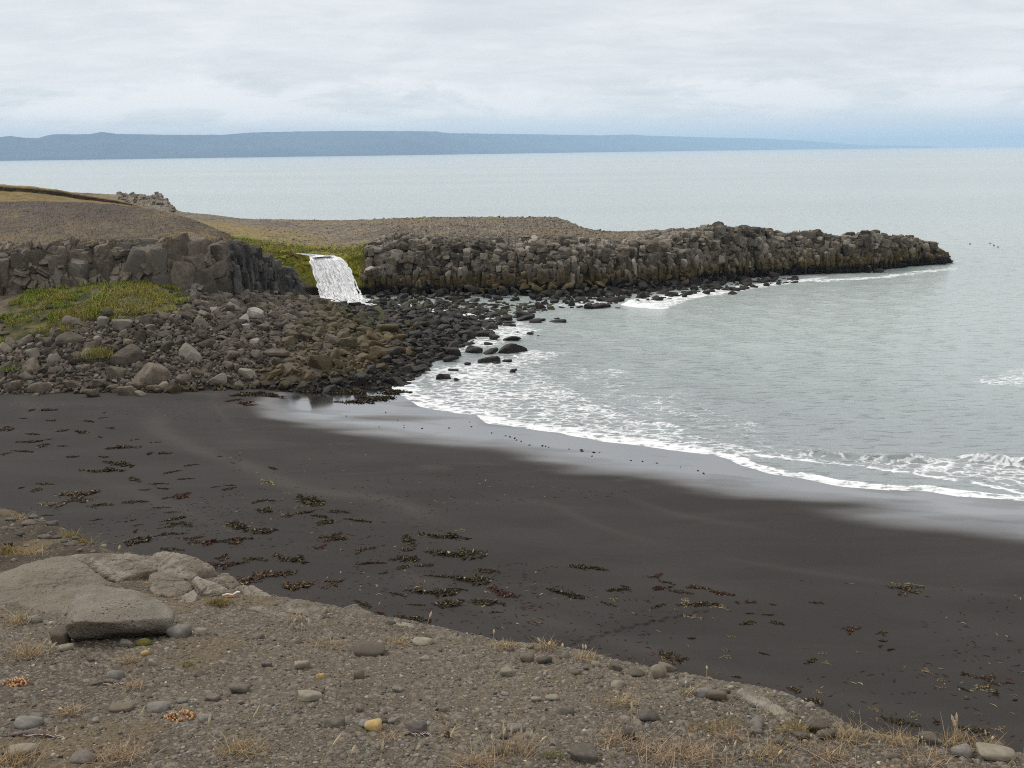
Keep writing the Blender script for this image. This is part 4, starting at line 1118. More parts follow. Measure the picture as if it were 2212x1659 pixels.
def face_blocks(name, Gf, uf, tf, px0, px1, bands, seed, mat, inset=.25):
    r_ = np.random.default_rng(seed); VV, FF, off = [], [], 0
    iu = np.where((uf >= px0) & (uf <= px1))[0]
    for t0, t1, w0, w1, asp, depth, dens in bands:
        j0, j1 = int(np.argmin(np.abs(tf - t0))), int(np.argmin(np.abs(tf - t1)))
        mid = Gf[iu, (j0 + j1) // 2]; s_ = np.concatenate([[0], np.cumsum(np.linalg.norm(np.diff(mid, axis=0), axis=1))])
        s = 0.0
        while s < s_[-1]:
            wd = r_.uniform(w0, w1); i = iu[min(np.searchsorted(s_, s + wd / 2), len(iu) - 1)]
            if dens(uf[i]) > r_.uniform():
                col_ = Gf[i, j0:j1 + 1]; za, zb = col_[0, 2], col_[-1, 2]; z = za + r_.uniform(-.4, .2)
                lean = r_.normal() * .05
                while z < zb:
                    h = wd * asp * r_.uniform(.5, 1.6); zc = min(z + h / 2, zb - .1)
                    p = col_[int(np.argmin(np.abs(col_[:, 2] - zc)))]
                    a = Gf[max(i - 14, 0), j0]; b = Gf[min(i + 14, len(uf) - 1), j0]; az_ = math.atan2(b[1] - a[1], b[0] - a[0])
                    V, F = BLK[int(r_.integers(len(BLK)))]
                    lo_ = 1.0 if t0 < 1.4 and asp > 1.5 else 2.1; e = rmat((r_.normal() * .07 * lo_ + .05, lean * lo_ + r_.normal() * .06 * lo_, az_ + r_.normal() * .24 * lo_ * .8))
                    VV.append((V * np.array([wd * .54, depth * r_.uniform(.7, 1.1), h * .55])) @ e.T + np.array([p[0] + r_.normal() * .06, p[1] + depth * inset + r_.normal() * .24, zc])); FF.append(F + off); off += len(V)
                    z += h
            s += wd
    return link(name, mesh_np(name, np.concatenate(VV), np.concatenate(FF), [mat], False), kind='structure')
rightness = lambda u: sstep(1400, 1520, u)
face_blocks('headland_face', G_HEAD, US_HEAD, T_HEAD, 792, 2042, [
    (1.25, 2.15, .45, .85, 3.0, .8, lambda u: .74), (2.0, 2.75, .5, 1.45, .95, .9, lambda u: .66), (2.6, 3.12, .5, 1.5, .75, 1.0, lambda u: .62),
    (3.05, 3.7, .8, 1.7, .55, .9, lambda u: .55 - .15 * rightness(u)), (3.7, 4.8, .6, 1.2, .45, .7, lambda u: .32 * rightness(u))], 61, M_FACE)
face_blocks('left_cliff_face', G_LEFT, US_LEFT, T_LEFT, -60, 470, [(.95, 1.55, .8, 2.6, 1.15, .9, lambda u: .62), (1.45, 1.90, .7, 2.8, .75, 1.0, lambda u: .58)], 62, M_FACE_L, .45)
face_blocks('recess_face', G_LEFT, US_LEFT, T_LEFT, 470, 640, [(.95, 1.6, .6, 1.1, 2.0, .7, lambda u: .8), (1.55, 2.05, .7, 1.5, 1.1, .8, lambda u: .75)], 63, rock_material('basalt_shaded_face', (.052, .049, .046), (.092, .086, .079), (.15, .14, .13), .7, .1, 1.5, var=.4), .4)  # darker copy of the cliff basalt, shade put into its colour
# loose blocks on top of the headland and along its broken edge
ex = []
for q in range(420):
    px = rg.uniform(800, 2035); hd = px > 1400
    tt_ = rg.uniform(2.6, 5.4 if hd else 3.9) if rg.uniform() < .8 else rg.uniform(1.7, 3)
    p = head_pt(px, tt_)
    sz = .30 * (1 - rg.uniform() * .90) ** (-1 / 2.0)
    ex.append((int(rg.integers(len(ROCKS))), p + np.array([0, -.1, -.02 * sz]), min(sz, 1.25), rot_rand(rg, .5)))
for q in range(420):
    p = head_pt(rg.uniform(820, 1300), rg.uniform(3.6, 5)); ex.append((int(rg.integers(len(ROCKS))), p, rg.uniform(.2, .6), rot_rand(rg, .5)))
for q in range(60):
    p = head_pt(rg.uniform(250, 378), rg.uniform(4.7, 5.05)); ex.append((int(rg.integers(len(ROCKS))), p + np.array([0, 0, .1]), rg.uniform(.5, 1.6), rot_rand(rg, .5)))
for q in range(2600):
    p = head_pt(rg.uniform(560, 1330), rg.uniform(3.35, 5.02)); ex.append((int(rg.integers(len(ROCKS))), p + np.array([rg.normal() * .1, rg.normal() * .3, .02]), .14 * (1 - rg.uniform() * .96) ** (-1 / 2.2), rot_rand(rg, .5)))
M_TOP = rock_material('basalt_weathered', (.140, .121, .096), (.200, .175, .143), (.30, .275, .24), .6, .22, 1.5, weed=(1.0, 1.7, 3.0, 1.2), var=.32, rnd_hue=(.29, .268, .235))
merged(ex, 'loose_blocks', M_TOP)
for px, py, wd, l in ((1530, 489, 34, 'flat stone balanced on the highest edge of the headland'), (1660, 497, 18, 'small square block standing up on the headland skyline'),
                      (1890, 506, 26, 'white capped stone on the skyline near the rocky point'), (1995, 533, 40, 'dark rounded block on the last step of the rocky point')):
    p = at_y(np.array([float(px)]), np.array([float(py)]), np.array([head_pt(px, 5.0)[1] - 2.0]))[0]
    sz = wd / FPX * p[1] * .55
    if 'white' in l:
        o = link('capped_stone', rock_me('boulder', 4, M_DRY), None, l, 'stone'); Vc, Fc = ROCKS[4]
        cap = Vc * np.array([1.04, 1.04, 1.05]); keep = (Vc[Fc].mean(1)[:, 2] > .22)
        kk = NT('guano'); kk.bsdf(Base_Color=(.72, .71, .67, 1), Roughness=.9)
        link('white_cap', mesh_np('white_cap', cap, Fc[keep], [kk.m], True), o)
    else: o = link('skyline_stone', rock_me('boulder', 7, M_WEED if 'rounded' in l else M_TOP), None, l, 'stone')
    o.location = p; o.scale = (sz, sz, sz * (.45 if 'flat' in l else 1.0))

# rocks standing out of the water
SEA_A = [(2045, 552, 200, 'largest humped black rock standing in the surf'), (1865, 630, 150, 'squarish black rock left of the largest sea rock'), (1700, 645, 60, ''), (1925, 640, 70, ''), (2010, 628, 80, ''), (2050, 705, 70, ''), (1500, 760, 125, 'low wide black rock in the foam nearest the beach'), (1612, 772, 70, ''), (1222, 800, 55, ''),
         (1290, 715, 180, 'big weedy black rock where the swash meets the tidal shelf'), (1180, 705, 110, ''), (1885, 560, 120, ''), (1755, 555, 140, ''), (1600, 580, 140, ''), (1560, 615, 120, ''), (1830, 430, 150, ''), (1890, 450, 110, ''), (1700, 445, 150, ''), (2040, 460, 130, ''), (2025, 345, 95, ''), (1990, 300, 110, ''), (2150, 298, 120, ''), (1580, 700, 80, ''), (1860, 485, 60, '')]
SEA_B = [(930, 945, 110, ''), (1030, 940, 140, 'longest flat black rock off the left end of the breaker'), (1095, 893, 60, ''), (1150, 890, 120, ''), (850, 940, 40, ''), (1155, 944, 40, ''), (1590, 845, 100, ''), (1690, 838, 90, ''), (1920, 788, 120, ''), (1880, 812, 70, ''), (2060, 802, 100, ''), (2150, 792, 80, ''), (2060, 832, 65, ''),
         (680, 1027, 55, ''), (700, 1052, 90, ''), (640, 1050, 60, ''), (505, 1052, 90, ''), (430, 1022, 130, ''), (560, 1042, 55, ''), (300, 1065, 95, ''), (470, 1147, 60, ''), (480, 1132, 36, ''), (530, 1158, 20, ''), (370, 1130, 30, '')]
SEA_C = [(545, 718, 55, ''), (345, 742, 80, ''), (250, 780, 75, ''), (90, 830, 70, ''), (150, 795, 70, ''), (1230, 662, 90, ''), (415, 705, 110, ''), (40, 800, 60, '')]
for li, cv in ((SEA_A, lambda a, b: (542.2 + a / 3.627, 609.9 + b / 3.627)), (SEA_B, lambda a, b: (1016.5 + a / 3.627, 406.6 + b / 3.627)), (SEA_C, lambda a, b: (1558.7 + a / 3.627, 406.6 + b / 3.627))):
    for zx, zy, zw, l in li:
        px, py = cv(zx, zy)
        o = rock_thing('sea_rock', px, py, zw / 3.627, M_BLACK, z=0.0, asp=(1.0, .75, .62 if zw > 100 else .5), label=l or None, cat='sea rock', sink=.18, group='black rocks standing in the water')
        o.rotation_euler = (rg.normal() * .1, rg.normal() * .1, rg.choice([0, 3.14]) + rg.normal() * .25)
        if not l:
            where = word(px, [960, 1020, 1090, 1160, 1260, 1500, 1640, 1e9], ['beside the tidal shelf', 'in the surf off the tidal shelf', 'just offshore of the tidal shelf', 'in the bay off the stream mouth', 'in the bay under the grassy hump', 'near the white breaker', 'in the foam right of the breaker', 'under the columns of the rocky point'])
            near_ = word(py, [660, 690, 720, 760, 1e9], ['', ' far out', ' midway', ' close in', ' close to the beach'])
            lab.append((o, '%s black rock awash %s%s' % (word(zw, [65, 105, 999], ['tiny', 'small', 'broad']), where, near_), px, py, ''))
settle(lab); lab = []

# birds resting on the sea off the point
M_BIRD = NT('bird_plumage'); M_BIRD.bsdf(Base_Color=(.035, .032, .03, 1), Roughness=.8); M_BIRD = M_BIRD.m
D, F = ico(3)
body = D * np.array([.30, .13, .11]); body[:, 2] += .04 + .10 * sstep(-.05, -.30, body[:, 0]) - .0
tail = sstep(-.12, -.30, body[:, 0]); body[:, 1] *= 1 - .7 * tail
nk = D * np.array([.055, .05, .13]) + np.array([.22, 0, .17]); hd = D * np.array([.075, .055, .055]) + np.array([.26, 0, .30]); bk = D * np.array([.06, .014, .016]) + np.array([.36, 0, .29])
VB = np.concatenate([body, nk, hd, bk]); FB = np.concatenate([F + i * len(D) for i in range(4)])
bird_me = mesh_np('sea_duck', VB, FB, [M_BIRD], True)
for zx, zy, r in ((1945, 438, 0.3), (2105, 435, 2.8), (2135, 449, 3.3), (2165, 462, .2), (1695, 436, .5)):
    px, py = 1558.7 + zx / 3.627, 406.6 + zy / 3.627
    o = link('sea_duck', bird_me, None, 'd', 'bird', 'sea birds floating off the rocky point'); o.location = at_z(np.array([px]), np.array([py]))[0]; o.rotation_euler = (0, 0, r); o.scale = (.75,) * 3
    lab.append((o, 'small dark sea bird floating on the water beyond the rocky point', px, py, ''))
settle(lab); lab = []
# ------------------------------------------------------------------ grass under the left cliff
def blades(name, roots, length, width, lean, cols, seed, mat, droop=.5, segs=2, parent=None):
    """many curved blades: roots [n,3]; cols [n,3]"""
    r_ = np.random.default_rng(seed); n = len(roots)
    ang = r_.uniform(0, 2 * np.pi, n); ln = length * r_.uniform(.5, 1.25, n); le = lean * np.abs(r_.normal(0, 1, n)) + .05
    dx, dy = np.cos(ang), np.sin(ang); sx_, sy_ = -dy, dx
    rows = []
    for q in range(segs + 1):
        f = q / segs
        out = ln * (le * f + droop * le * f * f); up = ln * (f - .35 * droop * le * f * f)
        c_ = roots + np.stack([dx * out, dy * out, up], -1)
        wv = width * (1 - .85 * f) * .5
        rows += [c_ - np.stack([sx_, sy_, 0 * sx_], -1) * wv[..., None] if np.ndim(wv) else c_ - np.stack([sx_, sy_, 0 * sx_], -1) * wv, c_ + np.stack([sx_, sy_, 0 * sx_], -1) * wv]
    V = np.stack(rows, 1).reshape(-1, 3); m = 2 * (segs + 1)
    base = np.arange(n)[:, None] * m
    F = np.concatenate([base + np.array([[2 * q, 2 * q + 1, 2 * q + 3, 2 * q + 2]]) for q in range(segs)])
    return mesh_np(name, V, F, [mat], True, {'col': np.repeat(cols, m, 0)})
def colour_mat(name, rough=.85, trans=0.0, spec=.2):
    k = NT(name); b = k.bsdf(Base_Color=k.attr('col', True), Roughness=rough); b.inputs['Specular IOR Level'].default_value = spec
    return k.m
M_BLADE = colour_mat('grass_blades')
rg = np.random.default_rng(404)
n = 26000
xs, ys = [], []
for g_, cnt_ in zip(GP, (14000, 11000, 9000)):
    a = np.array(g_); x0, y0 = a.min(0); x1, y1 = a.max(0)
    x = rg.uniform(x0 - 1, x1 + 1, cnt_ * 3); y = rg.uniform(y0 - 1, y1 + 1, cnt_ * 3)
    P3 = np.stack([x, y, 0 * x], -1)
    m = poly_mask(x + 2.6 * fbm(P3 * .4, 3, 601), y + 2.2 * fbm(P3 * .9, 3, 602), g_, 1.6) * (fbm(P3 * .45, 3, 620) + .5 * fbm(P3 * 1.3, 2, 621) > (-.22 if g_ is GP[1] else (-.08 if g_ is GP[0] else .0))) > .5
    m &= rg.uniform(size=len(x)) < .72; xs.append(x[m][:cnt_]); ys.append(y[m][:cnt_])
xs = np.concatenate(xs); ys = np.concatenate(ys)
zs = scree_h(xs, ys) + .15
P3 = np.stack([xs, ys, zs], -1); nn = fbm(P3 * .6, 3, 640)[:, None] + rg.normal(0, .25, (len(xs), 1))
cols = np.where(nn > .18, [[.32, .26, .075]], np.where(nn > -.12, [[.27, .285, .042]], [[.18, .23, .028]])) * rg.uniform(.7, 1.25, (len(xs), 1))
link('bank_grass', blades('bank_grass', P3, .38, .07, .7, cols, 5, M_BLADE), kind='stuff')
# lone tuft in the rockfall
p = on_scree(np.array([212.]), np.array([778.]))[0]; p[2] += .35
rt = np.random.default_rng(8).normal(0, 1, (700, 3)) * np.array([.62, .45, 0]) + np.array([0, 0, 0])
cc = np.where(rg.uniform(size=(700, 1)) < .45, [[.32, .25, .09]], [[.19, .21, .040]]) * rg.uniform(.7, 1.25, (700, 1))
o = link('grass_tuft', blades('grass_tuft', rt, .75, .045, .45, cc, 9, M_BLADE), None, 'lone yellow green grass tuft growing in the rockfall under the left cliff', 'grass tuft', loc=p)
p = on_scree(np.array([15.]), np.array([808.]))[0]; p[2] += .3
o = link('grass_tuft', blades('grass_tuft', rt[:220] * .7, .42, .045, .6, cc[:220] * np.array([.6, .9, .8]), 10, M_BLADE), None, 'small green plant between the boulders at the left edge of the photo', 'grass tuft', loc=p)
# thin yellow grass on the knoll and the far terrace
RT = []
for q in range(9000):
    RT.append(G_LEFT[rg.integers(100, len(US_LEFT)), rg.integers(146, 240)] if q < 5500 else head_pt(rg.uniform(420, 900), rg.uniform(3.6, 4.7)))
RT = np.array(RT) + rg.normal(0, .25, (len(RT), 3)) * np.array([1, 1, 0])
RT = RT[fbm(RT * np.array([.35, .35, .35]), 3, 655) > .02]; nn = rg.uniform(size=(len(RT), 1))
link('thin_grass', blades('thin_grass', RT, .26, .05, .8, np.where(nn < .6, [[.19, .145, .065]], np.where(nn < .85, [[.135, .115, .042]], [[.10, .075, .045]])) * rg.uniform(.7, 1.2, (len(RT), 1)), 14, M_BLADE), kind='stuff')
# turf standing along the stream banks
tx, ty = [], []
RT = []
for q in range(5200):
    px = rg.uniform(500, 800); tt_ = rg.uniform(2.9, 3.7)
    if 664 < px < 752 and tt_ < 3.35: continue
    RT.append(head_pt(px, tt_) + rg.normal(0, .12, 3) * np.array([1, 1, .2]))
RT = np.array(RT); nn = fbm(RT * .5, 3, 660)[:, None] + rg.normal(0, .2, (len(RT), 1))
cols = np.where(nn > .12, [[.28, .23, .06]], np.where(nn > -.15, [[.235, .235, .035]], [[.155, .19, .022]])) * rg.uniform(.75, 1.2, (len(RT), 1))
link('stream_turf', blades('stream_turf', RT, .34, .09, .7, cols, 12, M_BLADE), kind='stuff')

# ------------------------------------------------------------------ seaweed on the sand
M_KELP = colour_mat('seaweed', .75, spec=.10)
PAL = {'olive': ([.024, .019, .011], [.048, .037, .018], [.125, .095, .048]), 'red': ([.050, .025, .018], [.075, .036, .025], [.055, .036, .023]), 'brown': ([.034, .023, .014], [.066, .043, .024], [.135, .098, .054]),
       'straw': ([.21, .165, .095], [.29, .24, .155], [.10, .075, .04])}
def clump(name, kind, seed, n=170, flat=.10):
    r_ = np.random.default_rng(seed)
    # pieces gather round a few wandering strands so the pile has a ragged outline
    cen = []
    for q in range(r_.integers(3, 6)):
        a = r_.normal(0, .2, 2) * np.array([1, .5]); hdg = r_.uniform(-.6, .6) + (np.pi if r_.uniform() < .5 else 0)
        for st in range(12):
            cen.append(a.copy()); a = a + np.array([np.cos(hdg), np.sin(hdg) * .6]) * .065; hdg += r_.normal() * .5
    cen = np.array(cen); VV, FF, CC = [], [], []; off = 0
    for q in range(n):
        c_ = cen[r_.integers(len(cen))] + r_.normal(0, .028 if r_.uniform() < .8 else .045, 2); hgt = flat * np.exp(-(c_ ** 2).sum() * 7) * r_.uniform(0, 1)
        a = r_.uniform(0, 6.28); L = r_.uniform(.05, .16); wd = r_.uniform(.010, .030); bend = r_.normal() * 1.2
        p0 = np.array([c_[0], c_[1], hgt + .004]); pts_ = []
        for st in range(4):
            pts_.append(p0.copy()); p0 = p0 + np.array([np.cos(a) * L / 3, np.sin(a) * L / 3, r_.normal() * .016]); a += bend / 3; p0[2] = max(p0[2], .003)
        pts_ = np.array(pts_); dr = np.gradient(pts_, axis=0); nr = np.stack([-dr[:, 1], dr[:, 0], r_.normal() * .03 + 0 * dr[:, 0]], -1); nr /= np.linalg.norm(nr, axis=1, keepdims=True) + 1e-9
        ww_ = wd * np.array([.5, 1, .9, .25])[:, None]
        VV.append(np.stack([pts_ - nr * ww_, pts_ + nr * ww_], 1).reshape(-1, 3)); FF.append(np.array([[0, 1, 3, 2], [2, 3, 5, 4], [4, 5, 7, 6]]) + off); off += 8
        pal = PAL[kind] if r_.uniform() > .06 else PAL['straw']
        w_ = r_.uniform(); cx_ = pal[0] if w_ < .5 else (pal[1] if w_ < .86 else pal[2])
        CC.append(np.repeat(np.array([cx_]) * r_.uniform(.6, 1.3), 8, 0))
    return mesh_np(name, np.concatenate(VV), np.concatenate(FF), [M_KELP], True, {'col': np.concatenate(CC)})
KELP = {kd: [clump('seaweed_clump', kd, 100 * j + q, 100 if kd == 'straw' else 340, .02 if kd == 'straw' else .04) for q in range(5)] for j, kd in enumerate(PAL)}
Z5 = [(460, 675, 240, 'b'), (285, 712, 110, 's'), (640, 725, 110, 'o'), (460, 697, 90, 'o'), (860, 705, 120, 'o'), (1180, 668, 150, 'r'), (1020, 742, 70, 'o'), (1105, 770, 70, 'o'), (610, 820, 50, 'o'), (300, 790, 60, 'r'), (830, 825, 50, 'r'), (1110, 815, 120, 'o'), (1090, 857, 110, 'o'), (1210, 850, 90, 'o'),
      (880, 853, 50, 'o'), (870, 895, 50, 'r'), (1050, 915, 130, 'r'), (880, 955, 210, 'b'), (735, 972, 50, 's'), (1550, 870, 200, 'o'), (1480, 895, 60, 's'), (1700, 905, 160, 'o'), (1540, 945, 190, 'o'), (1400, 965, 240, 'r'), (1245, 935, 110, 'r'), (1080, 1010, 100, 'o'), (870, 1055, 120, 'b'), (1390, 1065, 130, 'b'), (1470, 1105, 190, 'r'), (1640, 1072, 120, 'o'),
      (1850, 1070, 190, 'o'), (1710, 1195, 340, 'b'), (1900, 1260, 240, 'b'), (2120, 1225, 130, 'b'), (2060, 990, 90, 'r'), (2140, 935, 130, 'o'), (1720, 745, 150, 'b'), (1850, 790, 90, 'b'), (1960, 690, 220, 'o'), (1900, 738, 90, 's'), (1780, 685, 50, 's'), (2040, 790, 130, 'o'), (1700, 700, 120, 'b'), (2080, 835, 150, 'b'), (1720, 580, 150, 's'), (1850, 650, 60, 's'),
      (790, 462, 160, 'o'), (640, 505, 190, 'o'), (470, 418, 80, 'o'), (665, 415, 60, 'o'), (850, 560, 90, 'o'), (1105, 512, 90, 'o'), (1225, 468, 70, 'o'), (1020, 588, 90, 'o'), (1045, 618, 70, 'o'), (270, 590, 70, 'o'), (230, 628, 90, 'b'), (130, 610, 60, 'b'), (410, 345, 60, 'o'), (160, 380, 100, 'o'), (30, 395, 70, 'r'), (280, 342, 90, 'b'), (320, 303, 50, 'o'), (410, 250, 80, 'o'), (520, 255, 80, 'o'),
      (195, 270, 80, 'o'), (640, 288, 40, 'o'), (660, 165, 50, 'o'), (1550, 62, 170, 'r'), (1010, 392, 110, 'r'), (760, 360, 160, 'r'), (180, 320, 130, 'r'), (60, 235, 120, 'r'), (260, 115, 120, 'r'), (320, 182, 60, 'o'), (580, 188, 80, 'o'), (700, 230, 60, 'r'), (990, 322, 50, 'r'), (860, 305, 40, 'r'), (1410, 412, 40, 'r'), (1490, 455, 30, 'r'), (1740, 487, 80, 'o'), (1470, 598, 60, 'o'), (1480, 617, 80, 'o'), (1385, 607, 50, 'r'), (1190, 557, 80, 'o'), (920, 628, 60, 'r'), (150, 168, 40, 'o'), (660, 133, 35, 'b')]
Z2 = [(550, 62, 110, 'o'), (690, 118, 130, 'o'), (490, 127, 80, 'b'), (210, 80, 90, 's'), (360, 68, 120, 'o'), (430, 273, 100, 'b'), (530, 225, 180, 'b'), (720, 300, 130, 'b'), (745, 382, 150, 'r'), (970, 235, 130, 'o'), (1190, 215, 240, 'o'), (1290, 325, 290, 'o'), (990, 305, 90, 'o'), (950, 342, 180, 'o'), (945, 408, 110, 'b'), (820, 443, 60, 'b'), (1080, 395, 90, 'o'), (1500, 432, 130, 'o'),
      (1190, 465, 120, 'o'), (1370, 485, 200, 'o'), (1130, 565, 240, 'o'), (1300, 548, 130, 'o'), (920, 578, 90, 'o'), (1560, 570, 200, 'r'), (1270, 650, 200, 'o'), (1500, 630, 200, 'o'), (1045, 642, 80, 'o'), (1510, 690, 60, 'r'), (715, 640, 100, 'o'), (820, 700, 90, 'r'), (1040, 728, 160, 'o'), (535, 610, 60, 'o'), (560, 648, 50, 'o'), (1330, 178, 80, 's')]
Z3 = [(600, 245, 210, 'o'), (1090, 303, 130, 'r'), (1170, 350, 90, 'o'), (1090, 390, 140, 'r'), (1240, 415, 110, 'o'), (1360, 388, 120, 'r'), (1570, 425, 160, 'r'), (1710, 487, 110, 'r'), (1280, 490, 120, 's'), (1420, 500, 190, 'o'), (1540, 525, 150, 's'), (790, 395, 170, 'o'), (860, 375, 70, 'o'), (460, 430, 230, 'o'), (190, 365, 260, 'b'), (310, 370, 90, 's'), (740, 500, 90, 'o'), (1095, 520, 120, 'o'), (270, 495, 130, 's'), (810, 470, 70, 's'),
      (1725, 640, 110, 'o'), (1225, 540, 50, 's'), (1350, 595, 120, 's'), (1490, 605, 50, 's'), (1610, 730, 80, 's'), (1350, 748, 60, 'o'), (1600, 830, 70, 's'), (1605, 873, 90, 's'), (1200, 852, 180, 'b'), (1300, 888, 160, 'b'), (1140, 888, 80, 's'), (1880, 578, 70, 'r'), (1920, 505, 40, 'r'), (1750, 567, 50, 'r'), (1950, 635, 70, 'b'), (1845, 852, 50, 'o'), (1530, 985, 50, 's'), (1670, 1012, 90, 'b')]
Z4 = [(1180, 365, 170, 's'), (1130, 400, 180, 'b'), (1265, 387, 60, 'b'), (515, 493, 85, 'o'), (250, 635, 80, 'o'), (765, 692, 110, 'r'), (985, 708, 90, 'b'), (1010, 768, 60, 'o'), (985, 800, 40, 'b'), (1050, 822, 50, 'r'), (480, 912, 110, 'o'), (600, 918, 70, 's'), (820, 842, 70, 's'), (575, 850, 60, 's'), (455, 815, 40, 's'), (1300, 975, 100, 's'), (1160, 943, 50, 's'), (1560, 1003, 110, 'b'), (1720, 1040, 150, 'b'), (1420, 1035, 60, 's'), (1880, 1060, 40, 'r'),
      (1740, 1095, 180, 's'), (1560, 1100, 80, 'o'), (1400, 1090, 80, 's'), (540, 1125, 75, 's'), (390, 1103, 130, 'b'), (510, 1175, 170, 'b'), (945, 1250, 70, 's'), (930, 1230, 45, 's'), (775, 1270, 70, 's'), (960, 1315, 70, 's'), (1090, 1335, 150, 'o'), (1200, 1297, 80, 's'), (1380, 1342, 60, 'b'), (1640, 1395, 140, 'o'), (1820, 1385, 110, 's'), (1680, 1278, 40, 's'), (1260, 1470, 110, 'b'), (1790, 1140, 80, 'r'), (1945, 1155, 50, 's'), (1945, 1183, 40, 'o')]
KN = {'o': 'olive', 'r': 'red', 'b': 'brown', 's': 'straw'}
KW = {'o': 'dark olive', 'r': 'dark red', 'b': 'brown', 's': 'pale straw'}
rg = np.random.default_rng(55); lab = []
allk = [(zx / 2.967, 847.1 + zy / 2.967, w_ / 2.967, kd) for zx, zy, w_, kd in Z5] + [(542.2 + zx / 2.887, 1084.3 + zy / 2.887, w_ / 2.887, kd) for zx, zy, w_, kd in Z2 if zx > 620 or zy < 260] + \
       [(1084.3 + zx / 3.273, 1152 + zy / 3.273, w_ / 3.273, kd) for zx, zy, w_, kd in Z3 if zx > 330] + [(1602 + zx / 3.273, 1152 + zy / 3.273, w_ / 3.273, kd) for zx, zy, w_, kd in Z4]
for px, py, wd, kd in allk:
    p = on_beach(np.array([px]), np.array([py]))[0]
    size = wd / FPX * np.linalg.norm(p - np.array([0, 0, CAM_Z])) * .86
    o = link('seaweed_clump', KELP[KN[kd]][rg.integers(5)], None, 'x', 'seaweed', 'seaweed clumps washed up on the black sand')
    o.location = p + np.array([0, 0, .004]); o.scale = (size, size * rg.uniform(.7, 1.7), max(.5, min(size, 1.6))); o.rotation_euler = (0, 0, rg.choice([0, math.pi]) + rg.normal() * .42)
    wx = word(px, [120, 280, 440, 600, 760, 940, 1140, 1340, 1560, 1800, 2020, 9999], ['at left edge', 'below lone tuft', 'below biggest boulder', 'below rockfall end', 'below wet-sand tip', 'below weedy rocks', 'below stream mouth', 'below white breaker', 'right of centre', 'towards the right', 'near right side', 'at right edge'])
    wy = word(py, [930, 1010, 1090, 1160, 1220, 1270, 1320, 1400, 1500, 9999], ['by far boulders', 'far sand', 'middle sand', 'upper weed belt', 'middle weed belt', 'dense weed belt', 'lower weed belt', 'near weed belt', 'near sand', 'by gravel crest'])
    lab.append((o, '%s %s seaweed clump %s, %s' % (word(wd, [22, 42, 70, 999], ['tiny', 'small', 'medium', 'wide']), KW[kd], wy, wx), px, py, ''))
settle(lab); lab = []
# single scraps too many to count
VV, FF, CC, off = [], [], [], 0
src = [(KELP['red'][0], 'r')]
n = 2600
px = np.concatenate([rg.uniform(-60, 520, 2000), rg.uniform(100, 1500, 2200), rg.uniform(900, 2300, 1000)]); py = np.concatenate([rg.normal(985, 70, 2000), rg.normal(1180, 110, 2200), rg.normal(1400, 110, 1000)])
m = (py > 862) & (py < 1640); px, py = px[m], py[m]
P3 = on_beach(px, py)
keep = (fbm(P3 * np.array([.09, .16, 0]), 3, 808) > -.05) & (beach_sd(P3[:, 0], P3[:, 1]) > 11)
P3 = P3[keep]
for p in P3:
    L, a, wd = rg.uniform(.08, .30), rg.uniform(0, 6.28), rg.uniform(.012, .035)
    d = np.array([math.cos(a), math.sin(a), 0]); s_ = np.array([-d[1], d[0], 0]) * wd; up = np.array([0, 0, .008])
    mid = p + s_ * rg.normal() * 1.5 + np.array([0, 0, .02])
    VV.append(np.array([p - d * L / 2 - s_ * .4 + up, p - d * L / 2 + s_ * .4 + up, mid - s_, mid + s_, p + d * L / 2 - s_ * .3 + up, p + d * L / 2 + s_ * .3 + up])); FF.append(np.array([[0, 1, 3, 2], [2, 3, 5, 4]]) + off); off += 6
    u_ = rg.uniform(); col_ = np.array([.055, .020, .015]) if u_ < .6 else (np.array([.030, .024, .013]) if u_ < .9 else np.array([.26, .21, .13]))
    CC.append(np.repeat(col_[None] * rg.uniform(.6, 1.3), 6, 0))
link('seaweed_scraps', mesh_np('seaweed_scraps', np.concatenate(VV), np.concatenate(FF), [M_KELP], True, {'col': np.concatenate(CC)}), kind='stuff')
# kelp strewn on the wet sand by the tidal rocks and dark specks along the swash
ex = []
for px, py in ((740, 842), (760, 850), (720, 845), (790, 858), (800, 862), (770, 868), (820, 858), (700, 848), (860, 846), (835, 850), (680, 845), (650, 847), (550, 850), (575, 855), (520, 853)):
    p = on_beach(np.array([float(px)]), np.array([float(py)]))[0]
    o = link('seaweed_clump', KELP['olive'][rg.integers(5)], None, 'x', 'seaweed', 'kelp heaps beside the tidal rocks'); s_ = rg.uniform(1.0, 2.0)
    o.location = p + np.array([0, 0, .01]); o.scale = (s_ * 1.2, s_, 2.2); o.rotation_euler = (0, 0, rg.uniform(-.4, .4))
    lab.append((o, 'wet kelp heap on sand at the tidal rocks', px, py, ''))
settle(lab); lab = []
for zx, zy in ((175, 215), (390, 195), (455, 238), (355, 273), (490, 265), (490, 278), (590, 282), (735, 280), (845, 247), (855, 273), (965, 307), (1040, 322), (1065, 328), (1090, 335), (1100, 345), (1125, 352), (1170, 372), (1240, 376), (1258, 378), (1275, 384), (1385, 394), (1450, 398), (1455, 405), (1510, 432), (1520, 412), (1550, 413), (1720, 456), (1783, 461), (1862, 470), (1990, 492), (2085, 512), (2115, 526)):
    px, py = 677.7 + zx / 2.511, 813.2 + zy / 2.511
    p = on_beach(np.array([px]), np.array([py]))[0]
    ex.append((int(rg.integers(len(ROCKS))), p + np.array([0, 0, .02]), rg.uniform(.16, .34), (0, 0, rg.uniform(0, 6))))
